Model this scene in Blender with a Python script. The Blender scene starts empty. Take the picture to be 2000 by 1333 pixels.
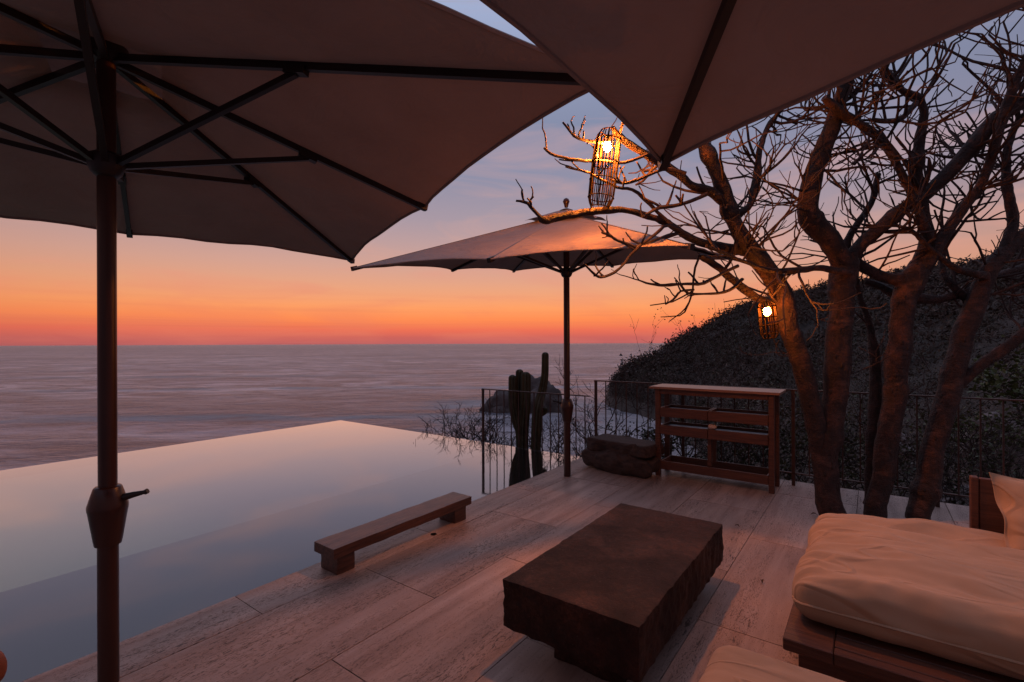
import bpy, bmesh, math, random
from math import sin, cos, pi, radians, sqrt, atan2, exp
from mathutils import Vector, Matrix, noise

# ------------------------------------------------------------------ camera, sky, sun, exposure
S = bpy.context.scene
COL = S.collection
F = 950.0; ROLL = 0.0039; YAW = radians(36.4); CAMZ = 1.6     # focal length in photo pixels, roll, heading
cd = bpy.data.cameras.new('camera'); cam = bpy.data.objects.new('camera', cd); COL.objects.link(cam)
cd.sensor_width = 36; cd.lens = 36 * F / 2000; cd.shift_y = 4.6 / 2000
cd.clip_start = 0.02; cd.clip_end = 60000
cam.matrix_world = (Matrix.Translation((0, 0, CAMZ)) @ Matrix.Rotation(YAW - pi / 2, 4, 'Z')
                    @ Matrix.Rotation(pi / 2, 4, 'X') @ Matrix.Rotation(-ROLL, 4, 'Z'))
S.camera = cam
S.view_settings.view_transform = 'Standard'; S.view_settings.look = 'None'
S.view_settings.exposure = 0.05; S.view_settings.gamma = 1.0; S.view_settings.use_curve_mapping = False
S.cycles.use_denoising = True
S.cycles.max_bounces = 8; S.cycles.transparent_max_bounces = 24
S.cycles.sample_clamp_indirect = 4.0
S.cycles.caustics_reflective = False; S.cycles.caustics_refractive = False

SUN_AZ = YAW + math.atan(40 / F)          # compass heading of the afterglow, world angle from +X
SUN_DIR = Vector((cos(SUN_AZ), sin(SUN_AZ), 0))

def s2l(c):
    return tuple(((v / 255) / 12.92 if v / 255 <= 0.04045 else ((v / 255 + 0.055) / 1.055) ** 2.4) for v in c) + (1,)

w = bpy.data.worlds.new('World'); S.world = w; w.use_nodes = True
nt = w.node_tree; nt.nodes.clear()
N = nt.nodes.new; L = nt.links.new
def mathn(op, a, b=None, clamp=False):
    n = N('ShaderNodeMath'); n.operation = op; n.use_clamp = clamp
    for i, v in enumerate((a, b)):
        if v is None: continue
        if isinstance(v, (int, float)): n.inputs[i].default_value = v
        else: L(v, n.inputs[i])
    return n.outputs[0]
def ramp(fac, stops, interp='LINEAR'):
    n = N('ShaderNodeValToRGB'); cr = n.color_ramp; cr.interpolation = interp
    while len(cr.elements) > 1: cr.elements.remove(cr.elements[0])
    for i, (p, c) in enumerate(stops):
        e = cr.elements[0] if i == 0 else cr.elements.new(p)
        e.position = p; e.color = c
    L(fac, n.inputs[0]); return n.outputs[0]
def mixc(fac, a, b, mode='MIX'):
    n = N('ShaderNodeMix'); n.data_type = 'RGBA'; n.blend_type = mode
    for i, v in ((0, fac), (6, a), (7, b)):
        if isinstance(v, (int, float)): n.inputs[i].default_value = v
        elif isinstance(v, tuple): n.inputs[i].default_value = v
        else: L(v, n.inputs[i])
    return n.outputs[2]
tc = N('ShaderNodeTexCoord'); sep = N('ShaderNodeSeparateXYZ'); L(tc.outputs['Generated'], sep.inputs[0])
Z = mathn('MAXIMUM', sep.outputs[2], 0.0)
Zq = mathn('POWER', Z, 0.5)                                       # more room for the stops near the horizon
def st(lst): return [(sqrt(z), s2l(c)) for z, c in lst]
toward = ramp(Zq, st([(0.0, (178, 98, 98)), (0.012, (198, 98, 92)), (0.027, (230, 108, 84)), (0.05, (250, 138, 82)), (0.072, (249, 155, 98)),
                      (0.11, (230, 160, 124)), (0.15, (210, 159, 142)), (0.195, (188, 154, 152)), (0.245, (165, 148, 159)),
                      (0.32, (142, 140, 162)), (0.405, (130, 137, 164)), (0.48, (140, 147, 175)), (0.57, (158, 170, 202)), (1.0, (140, 150, 182))]))
away = ramp(Zq, st([(0.0, (78, 58, 62)), (0.06, (96, 68, 72)), (0.16, (104, 78, 84)), (0.32, (102, 88, 100)),
                    (0.58, (118, 118, 140)), (1.0, (140, 150, 182))]))
hor = N('ShaderNodeVectorMath'); hor.operation = 'MULTIPLY'; L(tc.outputs['Generated'], hor.inputs[0]); hor.inputs[1].default_value = (1, 1, 0)
hn = N('ShaderNodeVectorMath'); hn.operation = 'NORMALIZE'; L(hor.outputs[0], hn.inputs[0])
dt = N('ShaderNodeVectorMath'); dt.operation = 'DOT_PRODUCT'; L(hn.outputs[0], dt.inputs[0]); dt.inputs[1].default_value = SUN_DIR
mr = N('ShaderNodeMapRange'); mr.interpolation_type = 'SMOOTHSTEP'; L(dt.outputs['Value'], mr.inputs[0])
mr.inputs[1].default_value = -0.2; mr.inputs[2].default_value = 1.0
base = mixc(mr.outputs[0], away, toward)
# thin streaks of high cloud and the banded haze along the horizon
mp = N('ShaderNodeMapping'); L(tc.outputs['Generated'], mp.inputs[0]); mp.inputs['Scale'].default_value = (1.6, 1.6, 9.0)
mp.inputs['Rotation'].default_value = (0.0, 0.12, 0.0)
n1 = N('ShaderNodeTexNoise'); L(mp.outputs[0], n1.inputs['Vector']); n1.inputs['Scale'].default_value = 2.3; n1.inputs['Detail'].default_value = 6; n1.inputs['Roughness'].default_value = 0.55; n1.inputs['Distortion'].default_value = 0.6
cm = N('ShaderNodeMapRange'); L(n1.outputs[0], cm.inputs[0]); cm.inputs[1].default_value = 0.47; cm.inputs[2].default_value = 0.72; cm.inputs[4].default_value = 0.62
cloudc = ramp(Zq, st([(0.0, (205, 112, 104)), (0.06, (236, 128, 92)), (0.2, (216, 162, 146)), (0.4, (186, 154, 160)), (1.0, (150, 150, 178))]))
c2 = mixc(cm.outputs[0], base, cloudc)
mp2 = N('ShaderNodeMapping'); L(tc.outputs['Generated'], mp2.inputs[0]); mp2.inputs['Scale'].default_value = (0.9, 0.9, 70.0)
n2 = N('ShaderNodeTexNoise'); L(mp2.outputs[0], n2.inputs['Vector']); n2.inputs['Scale'].default_value = 1.7; n2.inputs['Detail'].default_value = 4
bm_ = N('ShaderNodeMapRange'); L(n2.outputs[0], bm_.inputs[0]); bm_.inputs[1].default_value = 0.5; bm_.inputs[2].default_value = 0.75; bm_.inputs[4].default_value = 0.3
lowm = N('ShaderNodeMapRange'); L(Z, lowm.inputs[0]); lowm.inputs[1].default_value = 0.02; lowm.inputs[2].default_value = 0.12; lowm.inputs[3].default_value = 1; lowm.inputs[4].default_value = 0
c3 = mixc(mathn('MULTIPLY', bm_.outputs[0], lowm.outputs[0]), c2, s2l((196, 92, 84)))
bg = N('ShaderNodeBackground'); L(c3, bg.inputs[0]); bg.inputs[1].default_value = 1.0
sky = N('ShaderNodeTexSky'); sky.sky_type = 'NISHITA'; sky.sun_disc = False
sky.sun_elevation = radians(-1.5); sky.sun_rotation = pi / 2 - SUN_AZ
bg2 = N('ShaderNodeBackground'); L(sky.outputs[0], bg2.inputs[0]); bg2.inputs[1].default_value = 0.02
add = N('ShaderNodeAddShader'); L(bg.outputs[0], add.inputs[0]); L(bg2.outputs[0], add.inputs[1])
wo = N('ShaderNodeOutputWorld'); L(add.outputs[0], wo.inputs[0])

sd = bpy.data.lights.new('sun', 'SUN'); sun = bpy.data.objects.new('sun', sd); COL.objects.link(sun)
sd.energy = 0.10; sd.angle = radians(110); sd.color = (1.0, 0.5, 0.28)
sun.rotation_euler = (-(SUN_DIR + Vector((0, 0, 0.05)))).to_track_quat('-Z', 'Y').to_euler()

# ------------------------------------------------------------------ photo -> place
def W(lat, up, dep):                       # camera-relative metres (right, up, forward) -> world
    return Vector((dep * cos(YAW) + lat * sin(YAW), dep * sin(YAW) - lat * cos(YAW), CAMZ + up))
def ray(px, py):
    a = (px - 1000) / F; b = (671.1 - py) / F
    return a + b * ROLL, b - a * ROLL
def P(px, py, dep):
    a, b = ray(px, py); return W(a * dep, b * dep, dep)
def G(px, py, z=0.0):
    a, b = ray(px, py); d = (z - CAMZ) / b; return W(a * d, b * d, d)

# ------------------------------------------------------------------ mesh helpers
rnd = random.Random(7)
class MB:
    def __init__(s): s.v = []; s.f = []
    def add(s, vs, fs):
        o = len(s.v); s.v += [tuple(p) for p in vs]; s.f += [tuple(i + o for i in f) for f in fs]; return s
    def box(s, x0, x1, y0, y1, z0, z1, ch=0.0):
        if ch <= 0:
            vs = [(x, y, z) for z in (z0, z1) for y in (y0, y1) for x in (x0, x1)]
            return s.add(vs, [(0, 2, 3, 1), (4, 5, 7, 6), (0, 1, 5, 4), (2, 6, 7, 3), (0, 4, 6, 2), (1, 3, 7, 5)])
        rings = []
        for z, c in ((z0, ch), (z0 + ch, 0), (z1 - ch, 0), (z1, ch)):
            a = c + ch if c == 0 else c + ch
            k = ch
            xs0, xs1, ys0, ys1 = x0 + (c), x1 - (c), y0 + (c), y1 - (c)
            rings.append([(xs0 + k, ys0, z), (xs1 - k, ys0, z), (xs1, ys0 + k, z), (xs1, ys1 - k, z),
                          (xs1 - k, ys1, z), (xs0 + k, ys1, z), (xs0, ys1 - k, z), (xs0, ys0 + k, z)])
        vs = [p for r in rings for p in r]; fs = [tuple(reversed(range(8))), tuple(range(24, 32))]
        for i in range(3):
            for j in range(8):
                fs.append((i * 8 + j, i * 8 + (j + 1) % 8, i * 8 + 8 + (j + 1) % 8, i * 8 + 8 + j))
        return s.add(vs, fs)
    def tube(s, pts, radii, n=8, cap=True, twist=0.0):
        pts = [Vector(p) for p in pts]; m = len(pts)
        if not hasattr(radii, '__len__'): radii = [radii] * m
        t0 = (pts[1] - pts[0]).normalized()
        ref = Vector((0, 0, 1)) if abs(t0.z) < 0.9 else Vector((1, 0, 0))
        x = t0.cross(ref).normalized(); vs = []; fs = []
        for i in range(m):
            t = (pts[min(i + 1, m - 1)] - pts[max(i - 1, 0)]).normalized()
            x = (x - t * x.dot(t)); x = x.normalized() if x.length > 1e-6 else t.orthogonal().normalized()
            y = t.cross(x)
            for k in range(n):
                a = 2 * pi * k / n + twist
                vs.append(pts[i] + (x * cos(a) + y * sin(a)) * radii[i])
        for i in range(m - 1):
            for k in range(n):
                fs.append((i * n + k, i * n + (k + 1) % n, (i + 1) * n + (k + 1) % n, (i + 1) * n + k))
        if cap: fs += [tuple(reversed(range(n))), tuple(range((m - 1) * n, m * n))]
        return s.add(vs, fs)
    def bar(s, a, b, wd, ht):                # rectangular bar from a to b, ht measured upwards
        a = Vector(a); b = Vector(b); t = (b - a).normalized()
        x = t.cross(Vector((0, 0, 1))); x = x.normalized() if x.length > 1e-4 else Vector((1, 0, 0)); y = x.cross(t)
        vs = [p + x * (sx * wd / 2) + y * (sy * ht / 2) for p in (a, b) for sx, sy in ((-1, -1), (1, -1), (1, 1), (-1, 1))]
        return s.add(vs, [(3, 2, 1, 0), (4, 5, 6, 7), (0, 1, 5, 4), (1, 2, 6, 5), (2, 3, 7, 6), (3, 0, 4, 7)])
    def lathe(s, prof, n=20, c=(0, 0, 0)):
        vs = []; fs = []; m = len(prof)
        for r, z in prof:
            for k in range(n):
                a = 2 * pi * k / n; vs.append((c[0] + r * cos(a), c[1] + r * sin(a), c[2] + z))
        for i in range(m - 1):
            for k in range(n): fs.append((i * n + k, i * n + (k + 1) % n, (i + 1) * n + (k + 1) % n, (i + 1) * n + k))
        fs += [tuple(reversed(range(n))), tuple(range((m - 1) * n, m * n))]
        return s.add(vs, fs)
    def mesh(s, name, mat, smooth=False):
        me = bpy.data.meshes.new(name); me.from_pydata(s.v, [], s.f); me.materials.append(mat)
        if smooth:
            me.polygons.foreach_set('use_smooth', [True] * len(me.polygons)); me.update(); me.set_sharp_from_angle(angle=radians(smooth if smooth > 1 else 48))
        me.update(); return me
    def obj(s, name, mat, parent=None, smooth=False, **tags):
        o = bpy.data.objects.new(name, s.mesh(name, mat, smooth)); COL.objects.link(o)
        if parent:
            o.parent = parent
            if parent.type == 'EMPTY' or parent.location.length: o.matrix_parent_inverse = pinv(parent)
        return tag(o, **tags)
def pinv(p):
    m = Matrix.LocRotScale(p.location, p.rotation_euler, p.scale)
    return m.inverted()
def tag(o, label=None, cat=None, group=None, kind=None):
    if label: o['label'] = label
    if cat: o['category'] = cat
    if group: o['group'] = group
    if kind: o['kind'] = kind
    return o
def thing(name, loc, label, cat, group=None):
    o = bpy.data.objects.new(name, None); COL.objects.link(o); o.location = loc; o.empty_display_size = 0.1
    return tag(o, label, cat, group)
def fbm(p, oct=4, lac=2.0, gain=0.5):
    a = 1.0; t = 0.0; q = Vector(p)
    for _ in range(oct): t += a * noise.noise(q); q = q * lac + Vector((13.1, 7.7, 3.3)); a *= gain
    return t
def catmull(pts, sub=4):
    out = []; n = len(pts)
    for i in range(n - 1):
        p0, p1, p2, p3 = pts[max(i - 1, 0)], pts[i], pts[i + 1], pts[min(i + 2, n - 1)]
        for k in range(sub):
            t = k / sub
            out.append(tuple(0.5 * ((2 * b) + (-a + c) * t + (2 * a - 5 * b + 4 * c - d) * t * t + (-a + 3 * b - 3 * c + d) * t ** 3)
                             for a, b, c, d in zip(p0, p1, p2, p3)))
    out.append(tuple(pts[-1])); return out
def lerp1(x, xs, ys):
    if x <= xs[0]: return ys[0]
    for i in range(1, len(xs)):
        if x <= xs[i]:
            t = (x - xs[i - 1]) / (xs[i] - xs[i - 1]); return ys[i - 1] + (ys[i] - ys[i - 1]) * t
    return ys[-1]

# ------------------------------------------------------------------ materials
def mat(name, build):
    m = bpy.data.materials.new(name); m.use_nodes = True
    global nt, N, L
    nt = m.node_tree; N = nt.nodes.new; L = nt.links.new
    b = nt.nodes['Principled BSDF']; build(m, b); return m
def coords(kind='Object', scale=(1, 1, 1), rnd_off=False, rot=(0, 0, 0)):
    t = N('ShaderNodeTexCoord'); out = t.outputs[kind]
    if rnd_off:
        oi = N('ShaderNodeObjectInfo'); vm = N('ShaderNodeVectorMath'); vm.operation = 'SCALE'
        cmb = N('ShaderNodeCombineXYZ')
        L(oi.outputs['Random'], cmb.inputs[0]); L(mathn('MULTIPLY', oi.outputs['Random'], 7.3), cmb.inputs[1]); L(mathn('MULTIPLY', oi.outputs['Random'], 3.1), cmb.inputs[2])
        L(cmb.outputs[0], vm.inputs[0]); vm.inputs['Scale'].default_value = 11.0
        ad = N('ShaderNodeVectorMath'); L(out, ad.inputs[0]); L(vm.outputs[0], ad.inputs[1]); out = ad.outputs[0]
    m = N('ShaderNodeMapping'); L(out, m.inputs[0]); m.inputs['Scale'].default_value = scale; m.inputs['Rotation'].default_value = rot
    return m.outputs[0]
def noisen(vec, scale, detail=4, rough=0.55, dist=0.0):
    n = N('ShaderNodeTexNoise'); L(vec, n.inputs['Vector']); n.inputs['Scale'].default_value = scale
    n.inputs['Detail'].default_value = detail; n.inputs['Roughness'].default_value = rough; n.inputs['Distortion'].default_value = dist
    return n.outputs[0]
def maprange(v, a, b, c=0.0, d=1.0, smooth=False):
    n = N('ShaderNodeMapRange'); L(v, n.inputs[0])
    if smooth: n.interpolation_type = 'SMOOTHSTEP'
    for i, x in zip((1, 2, 3, 4), (a, b, c, d)): n.inputs[i].default_value = x
    return n.outputs[0]
def bump(h, strength, dist=0.01, normal=None):
    n = N('ShaderNodeBump'); L(h, n.inputs['Height']); n.inputs['Strength'].default_value = strength; n.inputs['Distance'].default_value = dist
    if normal: L(normal, n.inputs['Normal'])
    return n.outputs[0]
def C(r, g, b): return (r, g, b, 1)

def m_travertine(m, b):
    band = noisen(coords('Object', (0.6, 6.5, 3.0), True), 1.3, 8, 0.62, 0.4)
    col = ramp(band, [(0.28, C(.27, .175, .138)), (0.45, C(.38, .262, .212)), (0.57, C(.44, .31, .255)), (0.74, C(.53, .39, .33))])
    gate = maprange(noisen(coords('Object', (0.6, 6.5, 1), True), 1.1, 5, .6, .4), 0.43, 0.60)
    p1 = maprange(noisen(coords('Object', (13, 48, 9), True), 3.2, 3, 0.6), 0.575, 0.63)
    p2 = maprange(noisen(coords('Object', (5.0, 21, 9), True), 3.0, 4, 0.62, .4), 0.595, 0.635)
    rare = maprange(noisen(coords('Object', (19, 50, 9), True), 4.0, 2, 0.5), 0.655, 0.69)
    allp = mathn('MAXIMUM', mathn('MULTIPLY', mathn('MAXIMUM', p1, p2), gate, True), mathn('MULTIPLY', rare, .8))
    vein = maprange(noisen(coords('Object', (0.45, 34.0, 5.0), True), 1.2, 5, 0.65, 0.35), 0.58, 0.72)
    col = mixc(mathn('MULTIPLY', vein, 0.28), col, C(.24, .16, .13))
    blot = maprange(noisen(coords('Object', (1, 1.6, 1), True), 1.1, 6, 0.65), 0.38, 0.72)
    col = mixc(mathn('MULTIPLY', blot, 0.4), col, C(.25, .18, .155))
    col = mixc(mathn('MULTIPLY', allp, 0.9), col, C(.05, .03, .024))
    oi = N('ShaderNodeObjectInfo')
    hs = N('ShaderNodeHueSaturation'); L(col, hs.inputs['Color']); L(maprange(oi.outputs['Random'], 0, 1, .84, 1.12), hs.inputs['Value'])
    L(hs.outputs[0], b.inputs['Base Color'])
    L(maprange(band, 0.3, 0.7, 0.55, 0.36), b.inputs['Roughness'])
    L(bump(mathn('ADD', mathn('SUBTRACT', 1.0, allp), mathn('MULTIPLY', band, 0.2)), 0.6, 0.006), b.inputs['Normal'])
TRAV = mat('travertine', m_travertine)

def plain(name, col, rough=0.6, metal=0.0, var=0.0, vscale=4.0, bumpS=0.0, bscale=20.0, stretch=(1, 1, 1), col2=None, spec=0.5, rot=(0,0,0), kind='Object'):
    def f(m, b):
        v = coords(kind, stretch, False, rot)
        n = noisen(v, vscale, 6, 0.6, 0.2)
        c2 = col2 or tuple(x * (1 - var) for x in col)
        c = ramp(n, [(0.3, C(*c2)), (0.7, C(*col))])
        L(c, b.inputs['Base Color']); b.inputs['Roughness'].default_value = rough; b.inputs['Metallic'].default_value = metal
        b.inputs['Specular IOR Level'].default_value = spec
        if bumpS > 0: L(bump(noisen(v, bscale, 5, 0.6), bumpS, 0.01), b.inputs['Normal'])
    return mat(name, f)

GROUT = plain('grout', (.16, .12, .10), .9, var=.4, vscale=8)
POLE = plain('pole_lacquer', (.05, .016, .011), .32, var=.35, vscale=3, stretch=(4, 4, .6), bumpS=.05, bscale=14)
DARKMETAL = plain('umbrella_rib', (.022, .012, .010), .45, var=.3)
IRON = plain('rusted_iron', (.095, .045, .034), .6, metal=.2, var=.5, vscale=14, bumpS=.15, bscale=60)
WOOD = plain('oiled_wood', (.15, .058, .033), .5, col2=(.07, .026, .017), vscale=5, stretch=(14, .8, 14), bumpS=.25, bscale=9)
WOODU = plain('weathered_bench_wood', (.13, .056, .037), .38, col2=(.035, .016, .012), vscale=4, stretch=(.7, 12, 12), bumpS=.35, bscale=8)
TOPWOOD = plain('pale_top_wood', (.34, .185, .125), .36, col2=(.22, .115, .08), vscale=4, stretch=(14, .8, 14), bumpS=.12, bscale=9)
LINING = plain('zinc_lining', (.26, .24, .25), .5, metal=.4, var=.3, vscale=6)
SHELLM = plain('pale_shell', (.62, .5, .44), .5, var=.25, vscale=20)
BULBM = None
def m_canvas(m, b):
    v = coords('Object', (1, 1, 1))
    n = noisen(v, 2.2, 4, 0.6)
    c = ramp(n, [(0.3, C(.33, .245, .22)), (0.7, C(.39, .295, .265))])
    weave = noisen(coords('Object', (1, 1, 1)), 160, 2, 0.5)
    L(c, b.inputs['Base Color']); b.inputs['Roughness'].default_value = 0.9; b.inputs['Specular IOR Level'].default_value = 0.15
    wr = noisen(coords('Object', (1.3, 1.3, 3)), 2.6, 4, 0.6, 0.8)
    nn = bump(weave, 0.12, 0.002, bump(wr, 0.5, 0.07))
    L(nn, b.inputs['Normal'])
    tr = N('ShaderNodeBsdfTranslucent'); L(mixc(1.0, c, C(.62, .50, .44), 'MULTIPLY'), tr.inputs[0])
    mx = N('ShaderNodeMixShader'); mx.inputs[0].default_value = 0.10
    L(b.outputs[0], mx.inputs[1]); L(tr.outputs[0], mx.inputs[2])
    L(mx.outputs[0], nt.nodes['Material Output'].inputs[0])
CANVAS = mat('umbrella_canvas', m_canvas)

def m_fabric(m, b):
    n = noisen(coords('Object'), 3.0, 4, 0.6)
    c = ramp(n, [(0.3, C(.46, .295, .185)), (0.7, C(.53, .35, .23))])
    weave = noisen(coords('Object', (1, 1, 1)), 420, 2, 0.5)
    wr = noisen(coords('Object', (2.2, 0.9, 1.5)), 3.0, 2, 0.5, .7)
    L(c, b.inputs['Base Color']); b.inputs['Roughness'].default_value = 0.85; b.inputs['Specular IOR Level'].default_value = 0.2
    b.inputs['Sheen Weight'].default_value = 0.15
    rd = noisen(coords('Object', (2.6, 0.8, 1.6)), 1.6, 1, 0.4, .8)
    crease = maprange(mathn('ABSOLUTE', mathn('SUBTRACT', rd, .5)), 0, .035, 1, 0, True)
    L(bump(weave, 0.25, 0.002, bump(crease, 0.4, 0.02, bump(wr, 0.4, 0.035))), b.inputs['Normal'])
FABRIC = mat('cushion_fabric', m_fabric)

def m_bark(m, b):
    v = coords('Object', (1, 1, 1)); n = noisen(v, 8, 8, 0.72, 0.5)
    c = ramp(n, [(0.32, C(.008, .004, .003)), (0.5, C(.036, .014, .010)), (0.7, C(.12, .046, .03))])
    rings = noisen(coords('Object', (4, 4, 13)), 3.0, 6, 0.68, 0.9)
    c = mixc(maprange(rings, 0.55, 0.68, 0, .7), c, C(.04, .016, .012))
    pale = maprange(noisen(coords('Object', (2, 2, 5)), 2.2, 4), 0.58, 0.72)
    c = mixc(mathn('MULTIPLY', pale, .5), c, C(.17, .08, .058))
    vo = N('ShaderNodeTexVoronoi'); L(coords('Object', (1, 1, .5)), vo.inputs['Vector']); vo.inputs['Scale'].default_value = 16
    spots = maprange(vo.outputs['Distance'], 0.10, 0.2, 1, 0)
    c = mixc(mathn('MULTIPLY', spots, .8), c, C(.03, .016, .012))
    L(c, b.inputs['Base Color']); b.inputs['Roughness'].default_value = 0.7
    h = mathn('ADD', mathn('MULTIPLY', rings, .7), mathn('ADD', n, mathn('ADD', mathn('MULTIPLY', spots, .6), mathn('MULTIPLY', noisen(coords('Object', (1, 1, .6)), 34, 4, .7), .5))))
    L(bump(h, 1.0, 0.035), b.inputs['Normal'])
BARK = mat('red_bark', m_bark)
TWIG = plain('twig_bark', (.05, .024, .02), .8, var=.45, vscale=7, bumpS=.3, bscale=40)
DRYTWIG = plain('dry_twig', (.06, .038, .032), .85, var=.5, vscale=6)

def m_stone(m, b):
    v = coords('Object'); n = noisen(v, 3.5, 8, 0.65, 0.4); fine = noisen(v, 38, 6, 0.75)
    c = ramp(n, [(0.3, C(.012, .005, .0035)), (0.5, C(.045, .0165, .0105)), (0.72, C(.115, .043, .026))])
    c = mixc(maprange(fine, 0.40, 0.62, 0, .85), c, C(.014, .007, .006))
    pale = maprange(noisen(coords('Object', (1, 1, 1)), 75, 1, 0.4), 0.75, 0.8, 0, .35)
    c = mixc(pale, c, C(.3, .24, .2))
    L(c, b.inputs['Base Color']); L(maprange(n, .3, .7, .7, .5), b.inputs['Roughness']); b.inputs['Specular IOR Level'].default_value = .22
    pit = maprange(fine, .3, .5)
    L(bump(mathn('ADD', mathn('MULTIPLY', pit, .8), n), 0.55, 0.007), b.inputs['Normal'])
STONE = mat('basalt', m_stone)
ROUGHW = plain('charred_driftwood', (.085, .05, .04), .85, col2=(.022, .014, .012), vscale=5, stretch=(9, 1.2, 5), bumpS=.8, bscale=6)

def m_sea(m, b):
    ang = atan2(SUN_DIR.y, SUN_DIR.x)
    g0 = N('ShaderNodeNewGeometry'); ln_ = N('ShaderNodeVectorMath'); ln_.operation = 'LENGTH'; L(g0.outputs['Position'], ln_.inputs[0]); dist = ln_.outputs['Value']
    v = coords('Object', (1, 1, 1), False, (0, 0, -ang))
    def stretched(sx, sy):
        mpn = N('ShaderNodeMapping'); L(v, mpn.inputs[0]); mpn.inputs['Scale'].default_value = (sx, sy, 1); return mpn.outputs[0]
    big = noisen(stretched(.012, .004), 1.0, 5, 0.6, 0.6)
    midn = noisen(stretched(.11, .04), 1.0, 5, 0.62, 0.4)
    fine = noisen(stretched(.75, .42), 1.0, 5, 0.65)
    h = mathn('ADD', mathn('MULTIPLY', big, 6.0), mathn('ADD', mathn('MULTIPLY', midn, 5.5), mathn('MULTIPLY', fine, 2.2)))
    bp = bump(h, 1.0, 1.0)
    L(bp, b.inputs['Normal'])
    # milky foam of breaking water round the sea rock and in the cove, and long drift lines of foam
    rk = W(5.5, -20, 146)
    geo = N('ShaderNodeNewGeometry')
    dd = N('ShaderNodeVectorMath'); dd.operation = 'DISTANCE'; L(geo.outputs['Position'], dd.inputs[0]); dd.inputs[1].default_value = rk
    near = maprange(dd.outputs['Value'], 12, 48, 1, 0, True)
    cove = W(26, -20, 105)
    d2 = N('ShaderNodeVectorMath'); d2.operation = 'DISTANCE'; L(geo.outputs['Position'], d2.inputs[0]); d2.inputs[1].default_value = cove
    near2 = maprange(d2.outputs['Value'], 8, 60, 1, 0, True)
    swirl = noisen(stretched(.05, .025), 1.0, 6, 0.65, 1.4)
    fo = mathn('MULTIPLY', mathn('MAXIMUM', near, near2), maprange(swirl, .42, .62), True)
    wv = N('ShaderNodeTexWave'); wv.bands_direction = 'X'; L(stretched(1, 1), wv.inputs['Vector'])
    wv.inputs['Scale'].default_value = .0036; wv.inputs['Distortion'].default_value = 2.2; wv.inputs['Detail'].default_value = 3; wv.inputs['Detail Scale'].default_value = .6
    lines = mathn('MULTIPLY', maprange(wv.outputs['Fac'], .93, .995), maprange(dist, 500, 900, 1, 0), True)
    lines = mathn('MULTIPLY', lines, maprange(midn, .4, .6))
    fo = mathn('MAXIMUM', fo, mathn('MULTIPLY', lines, .6))
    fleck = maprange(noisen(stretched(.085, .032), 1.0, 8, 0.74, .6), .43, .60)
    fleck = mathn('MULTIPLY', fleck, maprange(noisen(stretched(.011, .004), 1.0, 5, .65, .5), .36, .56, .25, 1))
    dark = mixc(fleck, C(.40, .42, .48), C(1.9, 1.85, 1.85))  # silvery wave highlights painted into the base colour as pale flecks
    dark = mixc(maprange(dist, 150, 2500, 0, .6), dark, C(.3, .32, .37))  # grazing-angle darkening towards the horizon, painted in by distance
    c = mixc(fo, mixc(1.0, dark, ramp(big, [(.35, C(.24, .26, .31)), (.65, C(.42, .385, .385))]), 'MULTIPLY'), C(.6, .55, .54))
    L(c, b.inputs['Base Color']); L(maprange(fo, 0, 1, .30, .8), b.inputs['Roughness']); b.inputs['IOR'].default_value = 1.33; b.inputs['Specular IOR Level'].default_value = 0.6
SEA = mat('sea_water', m_sea)

def m_pool(m, b):
    out = nt.nodes['Material Output']
    gl = N('ShaderNodeBsdfGlossy'); gl.inputs['Roughness'].default_value = 0.05; gl.inputs[0].default_value = C(.96, .96, .97)
    tr = N('ShaderNodeBsdfTransparent'); tr.inputs[0].default_value = C(.92, .95, .92)
    nb = bump(noisen(coords('Object', (1, 1, 1)), 0.9, 2, 0.4), 0.035, 0.05)
    L(nb, gl.inputs['Normal'])
    fr = N('ShaderNodeFresnel'); fr.inputs[0].default_value = 1.40
    fac = mathn('ADD', mathn('MULTIPLY', fr.outputs[0], 2.3), 0.0, True)
    mx = N('ShaderNodeMixShader'); L(fac, mx.inputs[0]); L(tr.outputs[0], mx.inputs[1]); L(gl.outputs[0], mx.inputs[2])
    L(mx.outputs[0], out.inputs[0])
POOLW = mat('pool_water', m_pool)
POOLDEEP = plain('pool_floor_dark', (.05, .06, .075), .7, var=.25, vscale=1.2)
def m_pale_glow(m, b):  # pale ledge with a yellow underwater glow painted into its colour, fading along X
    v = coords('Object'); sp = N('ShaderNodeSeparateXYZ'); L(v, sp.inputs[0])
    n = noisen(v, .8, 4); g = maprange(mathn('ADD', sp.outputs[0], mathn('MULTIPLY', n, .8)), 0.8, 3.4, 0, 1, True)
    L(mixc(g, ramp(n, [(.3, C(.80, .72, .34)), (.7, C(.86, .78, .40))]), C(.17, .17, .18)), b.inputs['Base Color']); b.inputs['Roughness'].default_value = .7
POOLPALEGLOW = mat('pool_floor_pale_glow', m_pale_glow)

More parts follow.
